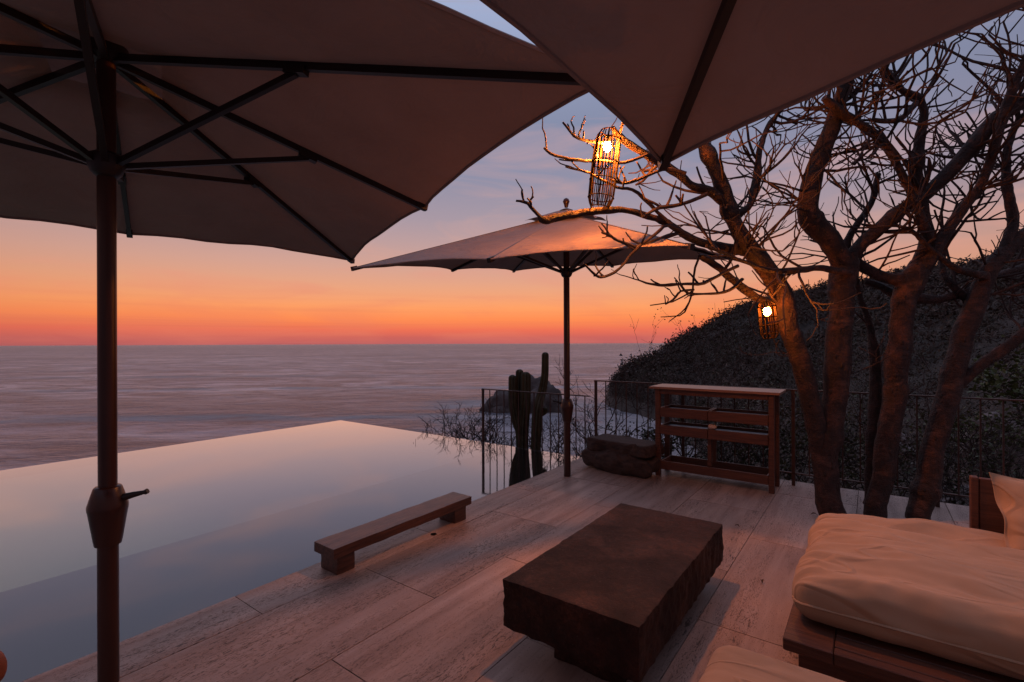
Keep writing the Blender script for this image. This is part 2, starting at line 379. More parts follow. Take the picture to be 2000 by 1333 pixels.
def m_ground(m, b):
    v = coords('Object'); n = noisen(v, .25, 8, .65, .3); f = noisen(v, 2.5, 6, .65)
    c = ramp(n, [(.3, C(.022, .016, .013)), (.5, C(.04, .03, .024)), (.7, C(.065, .052, .044))])
    c = mixc(maprange(f, .4, .7, 0, .5), c, C(.045, .04, .026))
    geo = N('ShaderNodeNewGeometry'); sp = N('ShaderNodeSeparateXYZ'); L(geo.outputs['True Normal'], sp.inputs[0])
    steep = maprange(sp.outputs[2], .45, .75, 1, 0)
    c = mixc(mathn('MULTIPLY', steep, .8), c, ramp(f, [(.3, C(.045, .035, .03)), (.7, C(.12, .098, .086))]))
    L(c, b.inputs['Base Color']); b.inputs['Roughness'].default_value = .95
    L(bump(mathn('ADD', f, n), .9, .25), b.inputs['Normal'])
GROUND = mat('hillside_soil', m_ground)
def m_rock(m, b):
    v = coords('Object'); n = noisen(v, .9, 8, .65, .5); f = noisen(v, 7, 5, .6)
    c = ramp(n, [(.3, C(.08, .065, .06)), (.55, C(.19, .16, .15)), (.75, C(.30, .265, .25))])
    c = mixc(maprange(f, .4, .7, 0, .5), c, C(.09, .075, .07))
    L(c, b.inputs['Base Color']); b.inputs['Roughness'].default_value = .9; L(bump(mathn('ADD', n, mathn('MULTIPLY', f, .5)), .8, .1), b.inputs['Normal'])
ROCK = mat('grey_rock', m_rock)
def m_scrub(m, b):
    v = coords('Object'); n = noisen(v, .11, 6, .7, .3); f = noisen(v, 1.3, 3, .6)
    c = ramp(mathn('ADD', mathn('MULTIPLY', n, .6), mathn('MULTIPLY', f, .4)), [(.34, C(.03, .022, .018)), (.47, C(.075, .05, .041)), (.56, C(.055, .046, .03)), (.68, C(.12, .085, .072))])
    L(c, b.inputs['Base Color']); b.inputs['Roughness'].default_value = .9
SCRUB = mat('dry_scrub', m_scrub)
LEAFG = plain('green_leaves', (.10, .125, .03), .6, col2=(.035, .05, .014), vscale=3)
LEAFD = plain('dry_leaves', (.15, .075, .04), .7, col2=(.07, .035, .02), vscale=6)
LEAFO = plain('olive_leaves', (.075, .085, .035), .65, col2=(.03, .035, .016), vscale=2.5)
def m_cactus(m, b):
    v = coords('Object'); n = noisen(v, 6, 5, .6)
    L(ramp(n, [(.3, C(.045, .05, .03)), (.7, C(.105, .10, .06))]), b.inputs['Base Color']); b.inputs['Roughness'].default_value = .7
CACTUS = mat('cactus_skin', m_cactus)
BAMBOO = plain('bamboo_strip', (.016, .006, .0022), .9, var=.4, vscale=20, spec=.08)
WIREM = plain('black_cable', (.02, .02, .02), .6)
ORANGE = plain('terracotta_fabric', (.30, .09, .04), .8, var=.2, vscale=3)
def m_bulb(m, b, k=1.0):
    e = N('ShaderNodeEmission'); e.inputs[0].default_value = C(1.0, .27, .033); e.inputs[1].default_value = 6200.0 * k
    L(e.outputs[0], nt.nodes['Material Output'].inputs[0])
BULBM = mat('lit_bulb', m_bulb); BULBD = mat('lit_bulb_dim', lambda m, b: m_bulb(m, b, .11))

# ------------------------------------------------------------------ sea, hillside, pool, terrace
SEAZ = -18.4
def disc(name, z, R, m, n=96):
    mb = MB(); vs = []; fs = []
    rad = [0, 60, 200, 600, 2000, 8000, R]
    vs.append((0, 0, z))
    for r in rad[1:]:
        for k in range(n): vs.append((r * cos(2 * pi * k / n), r * sin(2 * pi * k / n), z))
    for k in range(n): fs.append((0, 1 + k, 1 + (k + 1) % n))
    for i in range(len(rad) - 2):
        for k in range(n):
            a = 1 + i * n; fs.append((a + k, a + n + k, a + n + (k + 1) % n, a + (k + 1) % n))
    return mb.add(vs, fs).obj(name, m, kind='structure')
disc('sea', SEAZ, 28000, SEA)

SKYX = [1150, 1168, 1178, 1190, 1200, 1215, 1240, 1270, 1290, 1310, 1340, 1380, 1430, 1480, 1540, 1600, 1680, 1760, 1850, 1950, 2050, 2400, 3000]
SKYY = [840, 822, 795, 756, 740, 726, 714, 702, 691, 677, 656, 636, 615, 597, 580, 567, 558, 549, 535, 517, 500, 445, 400]
DBX = [1150, 1180, 1300, 1400, 1500, 1600, 1700, 2000, 3000]
DBY = [150, 146, 112, 76, 46, 33, 25, 14, 9]
ZBY = [-24, -24, -21, -15.5, -10.5, -8.2, -6.6, -3.6, -2.4]
DRX = [1150, 1180, 1300, 1500, 1700, 2000, 3000]
DRY = [156, 163, 185, 195, 190, 150, 95]
def terrain(px, dep):
    s = (px - 1000) / F; p = W(s * dep, 0, dep); r = max(p.x - 6.45, p.y - 9.3)
    if r < 0: return -2.4
    nz = -0.45 - (0.95 if px < 1300 else lerp1(px, [1300, 1500, 2000], [0.95, 0.5, 0.3])) * r
    if px > 1150:
        db = lerp1(px, DBX, DBY); zb = lerp1(px, DBX, ZBY); dr = lerp1(px, DRX, DRY)
        zr = CAMZ + (671 - lerp1(px, SKYX, SKYY)) / F * dr
        if dep < db: fz = zb
        elif dep < dr:
            t = (dep - db) / (dr - db); k = 0.7 if px < 1330 else 0.9
            fz = zb + (zr - zb) * (t ** k)
        else: fz = zr - (dep - dr) * 0.42
        nz = max(nz, fz) + 0.25 * min(r, 3) * noise.noise(p * 0.4)
        am = min(max((dep - 20) / 60, 0), 1) * (1 if dep < dr - 6 else .45)
        nz += am * (2.6 * fbm(Vector((p.x, p.y, 0)) * 0.045, 4) + 1.0 * fbm(Vector((p.x, p.y, 3)) * 0.2, 3))
    else:
        nz += 0.3 * min(r, 4) * noise.noise(p * 0.5)
    return max(nz, SEAZ - 4)
mb = MB(); cols = list(range(-500, 1140, 40)) + list(range(1140, 2120, 5)) + list(range(2130, 3001, 30))
deps = [4.0]
while deps[-1] < 330: deps.append(deps[-1] * 1.035)
vs = []
for px in cols:
    for d in deps:
        s = (px - 1000) / F; q = W(s * d, 0, d); vs.append((q.x, q.y, terrain(px, d)))
nd = len(deps); fs = []
for i in range(len(cols) - 1):
    for j in range(nd - 1): fs.append((i * nd + j, (i + 1) * nd + j, (i + 1) * nd + j + 1, i * nd + j + 1))
HILL = mb.add(vs, fs).obj('hillside', GROUND, smooth=True, kind='structure')

# low scrub covering the hillside: nobody could count it
def leafclump(mb, c, size, n, r):
    vs = []; fs = []
    for _ in range(n):
        o = Vector((r.gauss(0, .5), r.gauss(0, .5), abs(r.gauss(.35, .4)))) * size
        a = Vector((r.uniform(-1, 1), r.uniform(-1, 1), r.uniform(-.6, 1.2))).normalized() * size * r.uniform(.25, .6)
        b = Vector((r.uniform(-1, 1), r.uniform(-1, 1), r.uniform(-1, 1))).normalized() * size * r.uniform(.12, .32)
        k = len(vs); p = c + o; vs += [p - a * .5, p + b, p + a * .5 - b * .3]; fs.append((k, k + 1, k + 2))
    mb.add(vs, fs)
mb = MB(); r_ = random.Random(3); cnt = 0
while cnt < 26000:
    px = r_.uniform(1178, 2130); t = r_.random(); db = lerp1(px, DBX, DBY); dr = lerp1(px, DRX, DRY)
    dep = db * 0.9 + (dr + 8 - db * .9) * (t ** .8)
    z = terrain(px, dep)
    if z < SEAZ + 3.0: continue
    dz = terrain(px, dep + 2) - z
    if dz > 2.6 and r_.random() < .75: continue
    s = (px - 1000) / F; q = W(s * dep, 0, dep); q.z = z
    if noise.noise(q * .09) < -.28 and r_.random() < .6: continue
    size = r_.uniform(.6, 1.6) * min(1.0, .14 + dep / 115)
    leafclump(mb, q, size, 11, r_); cnt += 1
k_ = 0
while k_ < 700:
    px = r_.uniform(1215, 2130); db = lerp1(px, DBX, DBY); dr = lerp1(px, DRX, DRY)
    dep = dr - abs(r_.gauss(0, 10)) + 3 if r_.random() < .5 else r_.uniform(max(db, 45), dr)
    z = terrain(px, dep); s_ = (px - 1000) / F; q = W(s_ * dep, 0, dep); q.z = z + .5; k_ += 1
    if z < SEAZ + 6: continue
    leafclump(mb, q, r_.uniform(1.6, 2.9) * min(1, .2 + dep / 130), 42, r_)
mb.obj('scrub', SCRUB, kind='stuff', label='dark dry scrub covering the headland and hillside')

UE, VE, VF = 6.04, 3.26, 8.96                  # pool end, deck edge, far spill edge
U0 = -6.0
mb = MB(); mb.box(U0, UE + .04, VE + .02, 4.88, -1.35, -1.25); mb.box(U0, UE + .04, VE - .2, VE + .02, -1.4, -.045)
POOL = mb.obj('pool_basin', POOLDEEP, kind='structure')
mb = MB(); mb.box(U0, UE + .04, 4.88, VF + .03, -1.4, -.12); mb.obj('pool_shelf', POOLPALEGLOW, POOL)
mb = MB(); mb.box(U0, UE + .06, VF + .035, VF + .10, -2.3, -.022); mb.box(UE + .045, UE + .115, VE - .1, VF + .03, -2.3, -.022); mb.obj('spill_wall', POOLPALEGLOW, POOL)
mb = MB(); g = 24
mb.add([(U0, VE - .05, -.016), (UE + .10, VE - .05, -.016), (UE + .10, VF + .09, -.016), (U0, VF + .09, -.016)], [(0, 1, 2, 3)])
mb.obj('pool_water', POOLW, kind='structure')

mb = MB(); mb.box(-4.5, 6.42, -6.0, VE - .03, -.5, -.034)
FLOOR = mb.obj('terrace_floor', GROUT, kind='structure')
rows = [VE, 2.91] + [2.91 - .70 * k for k in range(1, 12)]
cache = {}
for i in range(len(rows) - 1):
    v1, v0 = rows[i], rows[i + 1]
    off = 1.44 if i % 2 == 0 else 2.17
    u = off - 1.46 * 5
    while u < 6.44:
        a, b = u, min(u + 1.46, 6.44); u += 1.46
        if b - a < .1 or a < -3: continue
        key = (round(b - a, 3), round(v1 - v0, 3))
        if key not in cache:
            q = MB(); q.box(-key[0] / 2 + .002, key[0] / 2 - .002, -key[1] / 2 + .002, key[1] / 2 - .002, -.032, 0, .0016); cache[key] = q.mesh('slab', TRAV)
        o = bpy.data.objects.new('slab', cache[key]); COL.objects.link(o); o.parent = FLOOR
        o.location = ((a + b) / 2, (v0 + v1) / 2, rnd.uniform(-.0008, .0008))
q = MB(); c = G(847, 1044); q.lathe([(.026, .0), (.026, .0025), (.021, .003), (.02, -.0)], 18, (c.x, c.y, .001)); q.obj('drain_cap', WIREM, None, label='small black round drain in the pale floor beside the bench', cat='drain')

# ------------------------------------------------------------------ umbrellas
def umbrella(px_base, base, theta, D, hub_z, tips, label, crank_az, scal=.034, runner_z=2.45, grp='canvas umbrellas on the terrace'):
    """tips: 8 rib-end heights (z); theta: heading of rib 0 (a corner) in lat/dep axes; even ribs run to corners"""
    T = thing('umbrella', (base.x, base.y, 0), label, 'umbrella', grp)
    bx, by = base.x, base.y
    def off(a, r): d = W(cos(a) * r, 0, sin(a) * r); return d.x, d.y
    ends = []
    for k in range(8):
        a = theta + k * pi / 4; r = D if k % 2 == 0 else D * .7071 * .985
        ox, oy = off(a, r); ends.append(Vector((bx + ox, by + oy, tips[k])))
    hub = Vector((bx, by, hub_z))
    q = MB(); q.tube([(bx, by, 0), (bx, by, .78)], .041, 20); q.obj('lower_pole', POLE, T, True)
    q = MB(); q.tube([(bx, by, .7), (bx, by, hub_z + .05)], .037, 20); q.obj('upper_pole', POLE, T, True)
    q = MB(); q.lathe([(.040, .0), (.052, .004), (.055, .02), (.075, .155), (.079, .175), (.079, .19), (.066, .235), (.055, .272), (.050, .278), (.038, .28)], 20, (bx, by, .655))
    crk = q.obj('crank_housing', POLE, T, True)
    ca = Vector(off(crank_az, 1.0) + (0,)); q = MB()
    p0 = Vector((bx, by, .875)) + ca * .06
    q.tube([p0, p0 + ca * .05 + Vector((0, 0, .012)), p0 + ca * .1 + Vector((0, 0, .022))], [.018, .014, .009], 8); q.tube([p0 + ca * .098 + Vector((0, 0, .02)), p0 + ca * .112 + Vector((0, 0, .027))], [.012, .012], 8)
    q.obj('crank_handle', DARKMETAL, crk, True)
    q = MB(); q.lathe([(.038, 0), (.060, .02), (.075, .06), (.075, .10), (.05, .115)], 16, (bx, by, runner_z - .06)); q.obj('runner', DARKMETAL, T, True)
    q = MB(); q.lathe([(.04, -.05), (.085, -.03), (.085, .03), (.04, .05)], 16, (bx, by, hub_z)); q.obj('top_hub', DARKMETAL, T, True)
    fr = [.42 if k % 2 == 0 else .55 for k in range(8)]
    for k in range(8):
        e = ends[k]; dn = Vector((0, 0, .022)); a0 = hub + (e - hub) * .02
        q = MB(); q.bar(a0 - dn, e - dn * .8, .026, .034)
        t = (e - hub).normalized(); q.bar(e - t * .06 - dn * .6, e + t * .012 - dn * .4, .036, .042)
        rb = q.obj('rib', DARKMETAL, T)
        j = hub + (e - hub) * fr[k] - Vector((0, 0, .05)); d = (e - hub); d.z = 0; d.normalize()
        q = MB(); q.bar(Vector((bx, by, runner_z + .005)) + d * .06, j, .026, .026); q.bar(j - t * .05 + Vector((0, 0, .012)), j + t * .05 + Vector((0, 0, .012)), .042, .036)
        q.obj('strut', DARKMETAL, rb)
    # canopy: eight gores, edges cut in shallow scallops between rib ends, open vent at the top
    nr, na = 14, 10; vs = []; fs = []
    f0 = .13
    for k in range(8):
        A, B = ends[k] - hub, ends[(k + 1) % 8] - hub; seam = len(vs)
        for i in range(na + 1):
            t = i / na; sc = 1 - scal * (4 * t * (1 - t)) ** .8
            for j in range(nr + 1):
                f = f0 + (1 - f0) * j / nr
                ff = f * (1 + (sc - 1) * (f ** 2))
                p = hub + (A * (1 - t) + B * t) * ff
                p.z += -.03 * 4 * t * (1 - t) * sin(pi * f) * (1 if t not in (0, 1) else 0) + .02 * noise.noise(Vector((p.x * 2.6, p.y * 2.6, k))) * sin(pi * t)
                vs.append(p)
        for i in range(na):
            for j in range(nr):
                a = seam + i * (nr + 1) + j; fs.append((a, a + nr + 1, a + nr + 2, a + 1))
    q = MB(); q.add(vs, fs); cn = q.obj('canopy', CANVAS, T, True)
    q = MB()
    for k in range(8):
        edge = [vs[k * (na + 1) * (nr + 1) + i * (nr + 1) + nr] for i in range(na + 1)]
        q.tube([Vector(p) - Vector((0, 0, .004)) for p in edge], .009, 5)
    q.obj('hem', CANVAS, cn, True)
    vs = []; fs = []; f1 = .21
    for k in range(8):
        A, B = ends[k] - hub, ends[(k + 1) % 8] - hub; seam = len(vs)
        for i in range(7):
            t = i / 6
            for j in range(5):
                f = .005 + f1 * j / 4; p = hub + (A * (1 - t) + B * t) * f
                p.z += .055 + .03 * 4 * t * (1 - t) * (j / 4) ** 2 - .02 * (j / 4) ** 2
                vs.append(p)
        for i in range(6):
            for j in range(4):
                a = seam + i * 5 + j; fs.append((a, a + 5, a + 6, a + 1))
    q = MB(); q.add(vs, fs); q.obj('vent_cap', CANVAS, T, True)
    q = MB(); q.lathe([(.02, -.04), (.03, 0), (.042, .03), (.03, .06), (.01, .072)], 14, (bx, by, hub_z + .11)); q.obj('finial', POLE, T, True)
    return T

bl = W(-1.914, -1.6, 2.300); bf = W(.660, -1.6, 5.861)
def tilted(theta, D, hc, tx, ty):
    out = []
    for k in range(8):
        a = theta + k * pi / 4; r = D if k % 2 == 0 else D * .7
        out.append(CAMZ + hc + tx * r * cos(a) + ty * r * sin(a))
    return out
umbrella(212, bl, -.172, 2.35, 2.98, tilted(-.172, 2.344, .955, .024, -.073), 'umbrella at the left whose whole reddish pole and crank stand by the pool', 0.15)
umbrella(1108, bf, 3.40, 2.46, 3.165, tilted(3.40, 2.46, .965, .03, .12), 'open umbrella lit orange on top, standing far back by the railing', 2.8, .06)
b2 = W(.485, -1.6, -.339)
umbrella(0, b2, 1.506, 2.4, 2.96, tilted(1.506, 2.4, 1.165, -.091, -.163), 'nearest umbrella overhead at the upper right, only its canopy corner in view', 4.0)

# ------------------------------------------------------------------ low bench, stone table, daybed, seats
def shaken_box(x0, x1, y0, y1, z0, z1, nx, ny, nz, amp, fr, rad=.01, seed=0, flat_top=False):
    """a box made of a fine grid, corners rounded, surface roughened by noise"""
    bm = bmesh.new(); bmesh.ops.create_cube(bm, size=1.0)
    bmesh.ops.subdivide_edges(bm, edges=[e for e in bm.edges if abs((e.verts[0].co - e.verts[1].co).x) > .5], cuts=nx, use_grid_fill=True)
    bmesh.ops.subdivide_edges(bm, edges=[e for e in bm.edges if abs((e.verts[0].co - e.verts[1].co).y) > .5], cuts=ny, use_grid_fill=True)
    bmesh.ops.subdivide_edges(bm, edges=[e for e in bm.edges if abs((e.verts[0].co - e.verts[1].co).z) > .5], cuts=nz, use_grid_fill=True)
    dim = Vector((x1 - x0, y1 - y0, z1 - z0)); c = Vector((x0 + x1, y0 + y1, z0 + z1)) / 2
    for v in bm.verts:
        p = Vector((v.co.x * dim.x, v.co.y * dim.y, v.co.z * dim.z))
        inner = Vector([max(-d / 2 + rad, min(d / 2 - rad, x)) for d, x in zip(dim, p)])
        d = p - inner
        if d.length > 1e-6: p = inner + d.normalized() * rad
        n = Vector((fbm((p + c) * fr + Vector((seed, 0, 0)), 4), fbm((p + c) * fr + Vector((0, seed + 9, 0)), 4), fbm((p + c) * fr + Vector((0, 0, seed + 17)), 4)))
        k = Vector((amp, amp, amp))
        if flat_top and p.z > dim.z / 2 - .004: k = Vector((amp * .8, amp * .8, amp * .12))
        v.co = c + p + Vector((n.x * k.x, n.y * k.y, n.z * k.z))
    vs = [tuple(v.co) for v in bm.verts]; bm.verts.index_update(); fs = [tuple(v.index for v in f.verts) for f in bm.faces]; bm.free()
    q = MB(); q.add(vs, fs); return q

T = thing('low_bench', (2.66, 3.07, 0), 'long low brown wooden bench at the pool edge', 'bench')
shaken_box(1.945, 3.375, 2.955, 3.19, .125, .197, 60, 10, 4, .0035, 4.0, .003, 1).obj('seat', WOODU, T, True)
for a, b in ((1.985, 2.13), (3.17, 3.32)):
    shaken_box(a, b, 2.972, 3.172, 0, .1245, 6, 8, 6, .004, 6.0, .006, 3).obj('leg', WOODU, T, True)

T = thing('stone_table', (2.73, 1.165, 0), 'massive dark stone slab table in the middle of the floor', 'table')
shaken_box(1.99, 3.46, .80, 1.53, .14, .385, 130, 70, 26, .008, 15.0, .004, 5, True).obj('slab_top', STONE, T, True)
shaken_box(2.11, 3.34, .93, 1.30, 0, .15, 30, 12, 5, .012, 6.0, .01, 8).obj('plinth', STONE, T, True)

def cushion(cx, cy, z0, sx, sy, h, rad, puff, wr, seed, nx=60, ny=60, nz=12, sag=0.0):
    q = shaken_box(cx - sx / 2, cx + sx / 2, cy - sy / 2, cy + sy / 2, z0, z0 + h, nx, ny, nz, .0, 1.0, rad, seed)
    out = []
    for x, y, z in q.v:
        a = (x - cx) / (sx / 2); b = (y - cy) / (sy / 2); t = (z - z0) / h
        dome = max(0, 1 - a * a) ** .6 * max(0, 1 - b * b) ** .6
        z += puff * dome * max(0, t - .35) / .65
        bulge = 4 * t * (1 - t)
        x += (.022 * bulge) * (1 if a > 0 else -1) * abs(a) ** 6; y += (.022 * bulge) * (1 if b > 0 else -1) * abs(b) ** 6
        p = Vector((x, y, z))
        if t > .25:
            edge = max(abs(a), abs(b)) ** 3
            z += wr * fbm(Vector((p.x * 7.5 + seed, p.y * 1.7, 0)), 3) * (.55 + .7 * edge) * min(1, (t - .25) * 2)
            z += wr * .7 * (1 - abs(noise.noise(Vector((p.x * 3.4 + seed, p.y * 1.0, 5))))) ** 5 * min(1, (t - .25) * 2)
        x += wr * .5 * noise.noise(p * 6); y += wr * .5 * noise.noise(p * 6 + Vector((9, 9, 9)))
        out.append((x, y, z))
    q.v = out; return q
# daybed: frame of planks, back panel on the sea side
T = thing('daybed', (3.2, -.9, 0), 'wide low wooden daybed frame by the tree, under the long mattress', 'daybed')
FU0, FU1, FV0, FV1 = 2.50, 3.86, -2.4, .325
zt = .262
q = MB(); q.box(FU0, FU1, .135, FV1, zt - .055, zt, .004); q.obj('end_plank', WOOD, T)
u = FU0
for wdt in (.062, .10, .19, .19, .19, .19, .19, .19):
    if u + wdt > FU1 + .01: break
    q = MB(); q.box(u + .003, u + wdt - .004, FV0, .132, zt - .052 - (.0), zt - .0015, .003); q.obj('plank', WOOD, T); u += wdt
q = MB(); q.box(FU0 + .06, FU1 - .05, FV0 + .05, .27, .10, zt - .058, .004); q.obj('side_rail', WOOD, T)
for x, y in ((FU0 + .14, .17), (FU1 - .2, .17), (FU0 + .14, FV0 + .1), (FU1 - .2, FV0 + .1)):
    q = MB(); q.box(x, x + .09, y, y + .09, 0, .0995, .003); q.obj('leg', WOOD, T)
q = MB(); q.box(3.865, 3.90, FV0, -.503, .12, .81, .004); bk = q.obj('back_panel', WOOD, T)
q = MB(); q.box(3.855, 3.91, -.50, -.465, .12, .815, .004); q.obj('back_post', WOOD, bk)

MU0, MU1 = 2.68, 3.78
q = cushion((MU0 + MU1) / 2, (-2.35 + .285) / 2, zt + .002, MU1 - MU0, .285 + 2.35, .235, .07, .05, .042, 4, 84, 130, 16)
MT = q.obj('mattress', FABRIC, None, True, label='long thick beige mattress lying on the daybed', cat='mattress')
q = MB(); r0 = .03
for z in (zt + .10,):
    ring = []
    x0, x1, y0, y1 = MU0 - .022, MU1 + .022, -2.37, .307
    for cx, cy, a0 in ((x1 - .06, y1 - .06, 0), (x0 + .06, y1 - .06, 90), (x0 + .06, y0 + .06, 180), (x1 - .06, y0 + .06, 270)):
        for k in range(7):
            a = radians(a0 + 15 * k); ring.append((cx + .06 * cos(a), cy + .06 * sin(a), z + .004 * noise.noise(Vector((cx, cy, k)))))
    ring.append(ring[0]); q.tube(ring, .006, 6, False)
q.obj('piping', FABRIC, MT, True)

def pillow(name, label, c, sx, sy, th, rot, seed, parent=None):
    n = 40; vs = []; fs = []
    M = Matrix.Translation(c) @ rot
    for side in (1, -1):
        o = len(vs)
        for i in range(n + 1):
            for j in range(n + 1):
                a = -1 + 2 * i / n; b = -1 + 2 * j / n
                pinch = 1 - .10 * (1 - abs(a)) * 0 - .09 * (1 - abs(b) ** 2) * abs(a) ** 4
                pin2 = 1 - .09 * (1 - abs(a) ** 2) * abs(b) ** 4
                x = a * sx / 2 * pinch; y = b * sy / 2 * pin2
                e = max(0, (1 - (abs(a) / .93) ** 2.6)) * max(0, (1 - (abs(b) / .93) ** 2.6))
                z = side * (th / 2 * e ** .55 + .003)
                wv = Vector((x * 6 + seed, y * 6, side)); z += .022 * fbm(wv, 3) * (e ** .4) + .05 * noise.noise(Vector((x * 3, y * 3, seed)))
                z += .02 * sin(9 * atan2(b, a) + seed) * max(abs(a), abs(b)) ** 4
                vs.append(M @ Vector((x, y, z)))
        for i in range(n):
            for j in range(n):
                k = o + i * (n + 1) + j; f = (k, k + n + 1, k + n + 2, k + 1); fs.append(f if side == 1 else tuple(reversed(f)))
    # close the flange
    m1 = (n + 1) * (n + 1)
    ring = [i * (n + 1) for i in range(n + 1)] + [n * (n + 1) + j for j in range(1, n + 1)] + [i * (n + 1) + n for i in range(n - 1, -1, -1)] + [j for j in range(n - 1, 0, -1)]
    for a, b in zip(ring, ring[1:] + ring[:1]): fs.append((a, b, b + m1, a + m1))
    q = MB(); q.add(vs, fs); return q.obj(name, FABRIC, parent, True, label=label, cat='pillow')
rot = Matrix.Rotation(radians(8), 4, 'Z') @ Matrix.Rotation(radians(-68), 4, 'Y') @ Matrix.Rotation(radians(90), 4, 'Z')
pillow('pillow', 'beige scatter pillow leaning on the wooden back of the daybed', Vector((3.58, -.83, .665)), .62, .5, .2, rot, 2.0)

T = thing('lounge_seat', (1.4, -.4, 0), 'lounge seat cut off by the bottom edge, its corner cushion nearest the camera', 'seat')
q = MB(); q.box(.98, 1.93, -1.6, .40, .10, .25, .004); q.obj('frame', WOOD, T)
for x in (1.03, 1.80):
    for y in (-1.5, .28):
        q = MB(); q.box(x, x + .08, y, y + .08, 0, .0995, .003); q.obj('leg', WOOD, T)
q = cushion(1.47, -.57, .252, 1.04, 2.08, .215, .06, .045, .012, 11, 50, 60, 10)
q.obj('seat_cushion', FABRIC, None, True, label='pale cushion corner at the bottom edge, in front of the daybed', cat='cushion')

c = G(-14, 1345); q = shaken_box(c.x - .13, c.x + .05, c.y - .05, c.y + .13, 0, .16, 8, 8, 10, .004, 5, .07, 3)
o = G(2, 1322)
q.obj('floor_pouf', ORANGE, None, True, label='orange rounded seat just peeping into the bottom left corner', cat='pouf')

# ------------------------------------------------------------------ shelf unit, rough blocks
T = thing('shelf_unit', (5.97, 1.46, 0), 'brown wooden shelf unit with open trays against the railing', 'shelf')
SU0, SU1, SV0, SV1 = 5.76, 6.14, .82, 2.10
for x, y in ((SU0, SV0), (SU1 - .055, SV0), (SU0, SV1 - .055), (SU1 - .055, SV1 - .055)):
    q = MB(); q.box(x, x + .055, y, y + .055, 0, 1.045, .003); q.obj('leg', WOOD, T)
q = MB(); q.box(SU0 - .045, SU1 + .04, SV0 - .06, SV1 + .06, 1.046, 1.075, .004); q.obj('top', TOPWOOD, T)
q = MB(); q.box(SU0 + .005, SU0 + .03, SV0 + .06, SV1 - .06, .985, 1.045, .002); q.box(SU1 - .03, SU1 - .005, SV0 + .06, SV1 - .06, .985, 1.045, .002); q.obj('apron', WOOD, T)
def tray(u0, u1, v0, v1, z0, h, lining=True, parent=T):
    t = .018; q = MB()
    q.box(u0, u0 + t, v0, v1, z0, z0 + h, .002); q.box(u1 - t, u1, v0, v1, z0, z0 + h, .002)
    q.box(u0 + t + .0005, u1 - t - .0005, v0 + .001, v0 + t, z0 + .001, z0 + h - .001, .002); q.box(u0 + t + .0005, u1 - t - .0005, v1 - t, v1 - .001, z0 + .001, z0 + h - .001, .002)
    q.box(u0 + t + .001, u1 - t - .001, v0 + t + .001, v1 - t - .001, z0 + .003, z0 + .014)
    o = q.obj('tray', WOOD, parent)
    if lining:
        q = MB(); q.box(u0 + t + .004, u1 - t - .004, v0 + t + .004, v1 - t - .004, z0 + h * .66, z0 + h * .72); q.obj('lining', LINING, o)
VM = 1.49
for z in (.505, .715):
    tray(SU0 - .004, SU1 - .03, VM + .004, SV1 - .058, z, .11); tray(SU0 - .012, SU1 - .04, SV0 + .058, VM - .004, z, .11)
tray(SU0 + .004, SU1 - .01, SV0 + .058, SV1 - .058, .085, .10, False)
for x in (SU0 + .06, SU1 - .11):
    q = MB(); q.box(x, x + .04, VM - .02, VM + .02, .186, .5045, .002); q.obj('middle_post', WOOD, T)
q = MB(); c = Vector((5.80, 1.45, .615))
q.add(*[(lambda s: (s.v, s.f))(shaken_box(c.x - .03, c.x + .03, c.y - .045, c.y + .045, c.z, c.z + .055, 6, 6, 6, .006, 22, .024, 4))][0])
q.obj('shell', SHELLM, None, True, label='small pale shell on the lower tray of the shelf unit', cat='shell')

def lump(pts_box, amp, fr, seed, n=(30, 20, 10), rad=.05, flat=False): return shaken_box(*pts_box, *n, amp, fr, rad, seed, flat)
def place(q, c, rz, rx=0, ry=0):
    M = Matrix.Translation(c) @ Matrix.Rotation(rz, 4, 'Z') @ Matrix.Rotation(rx, 4, 'X') @ Matrix.Rotation(ry, 4, 'Y'); q.v = [tuple(M @ Vector(p)) for p in q.v]; return q
q = place(lump((-.19, .19, -.47, .47, 0, .235), .05, 4.0, 2, (18, 34, 12), .08), Vector((5.72, 2.55, 0)), radians(-8)); q.obj('rough_block', ROUGHW, None, True, label='lower rough dark block lying on the floor left of the shelf unit', cat='block', group='rough blocks stacked as a seat')
q = place(lump((-.22, .22, -.44, .44, 0, .15), .035, 4.5, 6, (18, 34, 8), .03, True), Vector((5.80, 2.51, .225)), radians(-10)); q.obj('rough_slab', ROUGHW, None, True, label='flat rough slab resting on the dark block left of the shelf', cat='slab')

# ------------------------------------------------------------------ railings
def railing(name, label, u, v0, v1, ztop, zbot, base, spacing, post_every, bottom=True, gr='dark iron railings'):
    T = thing(name, (u, (v0 + v1) / 2, base), label, 'railing', gr)
    q = MB(); q.box(u - .022, u + .022, v0 - .02, v1 + .02, ztop - .014, ztop, .002); q.obj('top_rail', IRON, T)
    if bottom: q = MB(); q.box(u - .016, u + .016, v0, v1, zbot - .012, zbot, .002); q.obj('bottom_rail', IRON, T)
    n = int((v1 - v0) / spacing); 
    meB = None
    for i in range(n + 1):
        v = v1 - i * spacing; post = i % post_every == 0
        if post:
            q = MB(); q.box(u - .016, u + .016, v - .016, v + .016, base, ztop - .0145); q.obj('post', IRON, T)
        else:
            if meB is None:
                q = MB(); zb = zbot + .0005 if bottom else base; q.box(-.006, .006, -.006, .006, zb, ztop - .0145); meB = q.mesh('baluster', IRON)
            o = bpy.data.objects.new('baluster', meB); COL.objects.link(o); o.parent = T; o.matrix_parent_inverse = pinv(T); o.location = (u, v, 0)
railing('terrace_railing', 'long dark iron railing behind the shelf unit and tree', 6.24, -3.4, 3.13, 1.075, .145, 0, .152, 8)
railing('pool_railing', 'short lower iron railing along the right end of the pool', 6.185, 3.22, 5.16, .855, .1, -.5, .145, 99, False)

